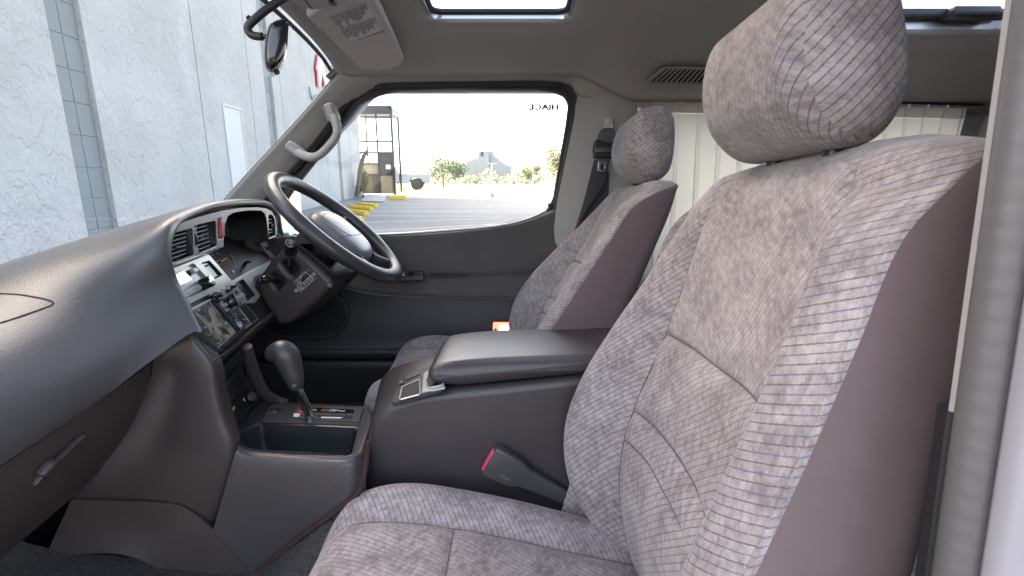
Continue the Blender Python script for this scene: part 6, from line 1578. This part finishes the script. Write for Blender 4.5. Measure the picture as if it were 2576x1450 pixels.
# passenger belt strap seen low in the gap beside the jamb
ps = tag(sheet('belt_strap', surf([[P(u, v, Y=.352), P(u + 26, v + 8, Y=.350)] for u, v in ((2402, 1130), (2385, 1220), (2355, 1330), (2322, 1440), (2290, 1560))], 4, 3), 'belt_web', .002), 'black passenger belt strap low between seat and door jamb', 'belt strap')
# second-row seat glimpsed in the same gap
s2 = copy_tree(SEAT_P); s2.location = SEAT_P.location + Vector((.86, 0, -.06))
s2['label'] = 'striped second-row seat glimpsed through the gap behind the passenger seat'; del s2['group']
# sun visor
VS = Frame((-.42, 1.4, 1.758), (1, 0, .10), (0, -1, .075))
vpts = [(840, 165), (900, 230), (985, 300), (1000, 325), (1045, 345), (1100, 410), (1350, 670), (1600, 912), (1645, 920), (1715, 900), (1770, 925), (1830, 936), (2000, 905), (2110, 870), (2170, 830), (2190, 770), (2060, 460), (1900, 120), (1830, -20), (1780, -90), (1250, -60), (1100, -20)]
vis = thing('sun_visor', 'beige fold-up sun visor with white caution label above the driver', 'sun visor', tuple(VS.o))
plate('visor_panel', fillet(pixpoly(VS, Z8, vpts), .006), 'visor_vinyl', VS, top=.012, thick=.022, bevel=.008, parent=vis, bres=4)
lab_ = [(1138, 232), (1690, 32), (1722, 50), (1925, 385), (1900, 405), (1465, 600), (1440, 598), (1310, 462)]
lq = pixpoly(VS, Z8, lab_, .002, c=.0125)
lb = plate('caution_label', lq, 'label_paper', VS, top=.0128, thick=.001, bevel=.0001, parent=vis)
o_, ex_, ey_ = [Vector(VS.pix(*Z8(*p), .0125)) for p in ((1138, 232), (1690, 32), (1440, 598))]
ex_, ey_ = ex_ - o_, ey_ - o_
def lp_(s_, t): q = o_ + ex_ * s_ + ey_ * t; return VS.to3(q.x, q.y, .0131)
rnd = random.Random(5); V, F = [], []
for half in range(2):
    for ln in range(15):
        s_ = .055 + .90 * ln / 15; t = .05 + .49 * half; end = t + (rnd.uniform(.20, .40) if ln not in (13, 14) else .12)
        while t < end:
            l_ = rnd.uniform(.018, .03); k = len(V); V += [lp_(s_, t), lp_(s_ + .038, t), lp_(s_ + .038, t + l_), lp_(s_, t + l_)]; F.append((k, k + 1, k + 2, k + 3)); t += l_ + .010 + (.02 if rnd.random() < .08 else 0)
pr_ = mesh('label_print', V, F, 'ink', lb, smooth=False); pr_['kind'] = 'stuff'
for fr_ in (((.02, .02), (.98, .02), (.98, .47), (.02, .47)), ((.02, .51), (.98, .51), (.98, .97), (.02, .97))): tube('label_frame', [lp_(*p) for p in fr_], .0005, 'ink', lb, n=4, closed=True)
hk = [VS.hit(*Z8(x, y), -.005) for x, y in ((1010, 335), (1060, 385), (1110, 390), (1130, 350))]
tube('visor_clip', hk, .006, 'trim_light', vis, n=10, smoothn=4)
# overhead lamp console at the windscreen header
oh = thing('overhead_lamp', 'beige overhead lamp housing at the top of the windscreen', 'lamp housing', tuple(P(785, 5, Z=1.77)))
OF = Frame(P(790, 0, Z=1.742), (1, 0, 0), (0, -1, 0))
plate('housing', fillet(pixpoly(OF, Z8, [(545, -40), (640, 55), (720, 100), (840, 142), (980, 158), (1150, 152), (1205, 120), (1240, 60), (1255, -120), (560, -120)]), .01), 'trim_light', OF, top=.0, thick=.05, bevel=.014, parent=oh, bres=4)
tube('lens_joint', [OF.hit(*Z8(825, 0), .0005), OF.hit(*Z8(930, 130), .0005)], .0012, 'void_black', oh, n=5)
rbox('lamp_switch', OF.hit(*Z8(1212, 45), .003), (.012, .018, .008), 'black_plastic', oh, bevel=.002)
# rear-view mirror on its bent arm
rm = thing('rear_view_mirror', 'black rear-view mirror on a bent arm under the roof', 'mirror', tuple(P(690, 110, Y=1.0)))
tube('arm', [P(*Z8(x, y), Y=Y_) for x, y, Y_ in ((620, -70, 1.06), (500, 0, 1.05), (300, 135, 1.045), (120, 285, 1.04), (45, 370, 1.04), (55, 445, 1.04), (120, 495, 1.04), (240, 506, 1.04))], .0078, 'black_satin', rm, n=14, smoothn=6)
tube('arm_pin', [P(*Z8(235, 506), Y=1.04), P(*Z8(310, 512), Y=1.04)], .0045, 'black_plastic', rm, n=10)
tube('arm_stub', [P(*Z8(65, 265), Y=1.04), P(*Z8(40, 238), Y=1.04)], [.004, .005], 'black_plastic', rm, n=8)
FM = Frame((0, .94, 0), (1, 0, 0), (0, 0, 1))
mprof = [FM.pix(*Z8(*p)) for p in ((300, 420), (335, 320), (420, 265), (530, 235), (596, 240), (608, 300), (600, 440), (585, 640), (540, 800), (455, 905), (390, 950), (310, 935), (268, 870), (258, 700), (280, 500))]
mcx, mcy = sum(p[0] for p in mprof) / len(mprof), sum(p[1] for p in mprof) / len(mprof)
mp2 = catmull([(a_, b_, 0) for a_, b_ in mprof], 3, True)
secs = []
for y, s_ in ((.938, .55), (.939, .80), (.944, .92), (.955, 1.0), (1.00, 1.02), (1.05, 1.02), (1.085, 1.0), (1.10, .9), (1.105, .6)):
    k_ = (y - .94); secs.append([Vector((mcx + (p.x - mcx) * s_ - .46 * k_, y, mcy + (p.y - mcy) * s_ + .16 * k_)) for p in mp2])
loft('housing', secs, 'gloss_black', rm, angle=45)
gx = [FM.pix(*Z8(*p)) for p in ((612, 300), (590, 640))]
mesh('mirror_glass', [Vector((gx[i][0] + .0045 - .46 * (y - .94), y, gx[i][1] + .16 * (y - .94))) for i, y in ((0, .955), (0, 1.085), (1, 1.085), (1, .955))], [(0, 1, 2, 3)], 'cream_mirror', rm, smooth=False)
tube('dip_lever', [P(*Z8(350, 870), Y=.99), P(*Z8(400, 945), Y=.985), P(*Z8(432, 985), Y=.98)], [.0032, .0028, .0042], 'black_plastic', rm, n=10)
lathe('lever_tip', P(*Z8(424, 972), Y=.982), P(*Z8(440, 1000), Y=.98) - P(*Z8(424, 972), Y=.982), [(.003, 0), (.0052, .003), (.0052, .007), (.002, .010)], 'gloss_black', rm, n=14)
# wiper parked at the foot of the windscreen
wp_ = thing('wiper', 'black wiper parked at the foot of the windscreen', 'wiper', tuple(wsp(.95, .4)))
w_a = [wsp(.90 - .02 * k, .12 + .07 * k) + Vector((-.02, 0, .012)) for k in range(6)]
tube('blade', w_a, .005, 'rubber', wp_, n=6); tube('arm', [p + Vector((-.012, 0, .012)) for p in w_a[1:5]], .006, 'dull_metal', wp_, n=6)
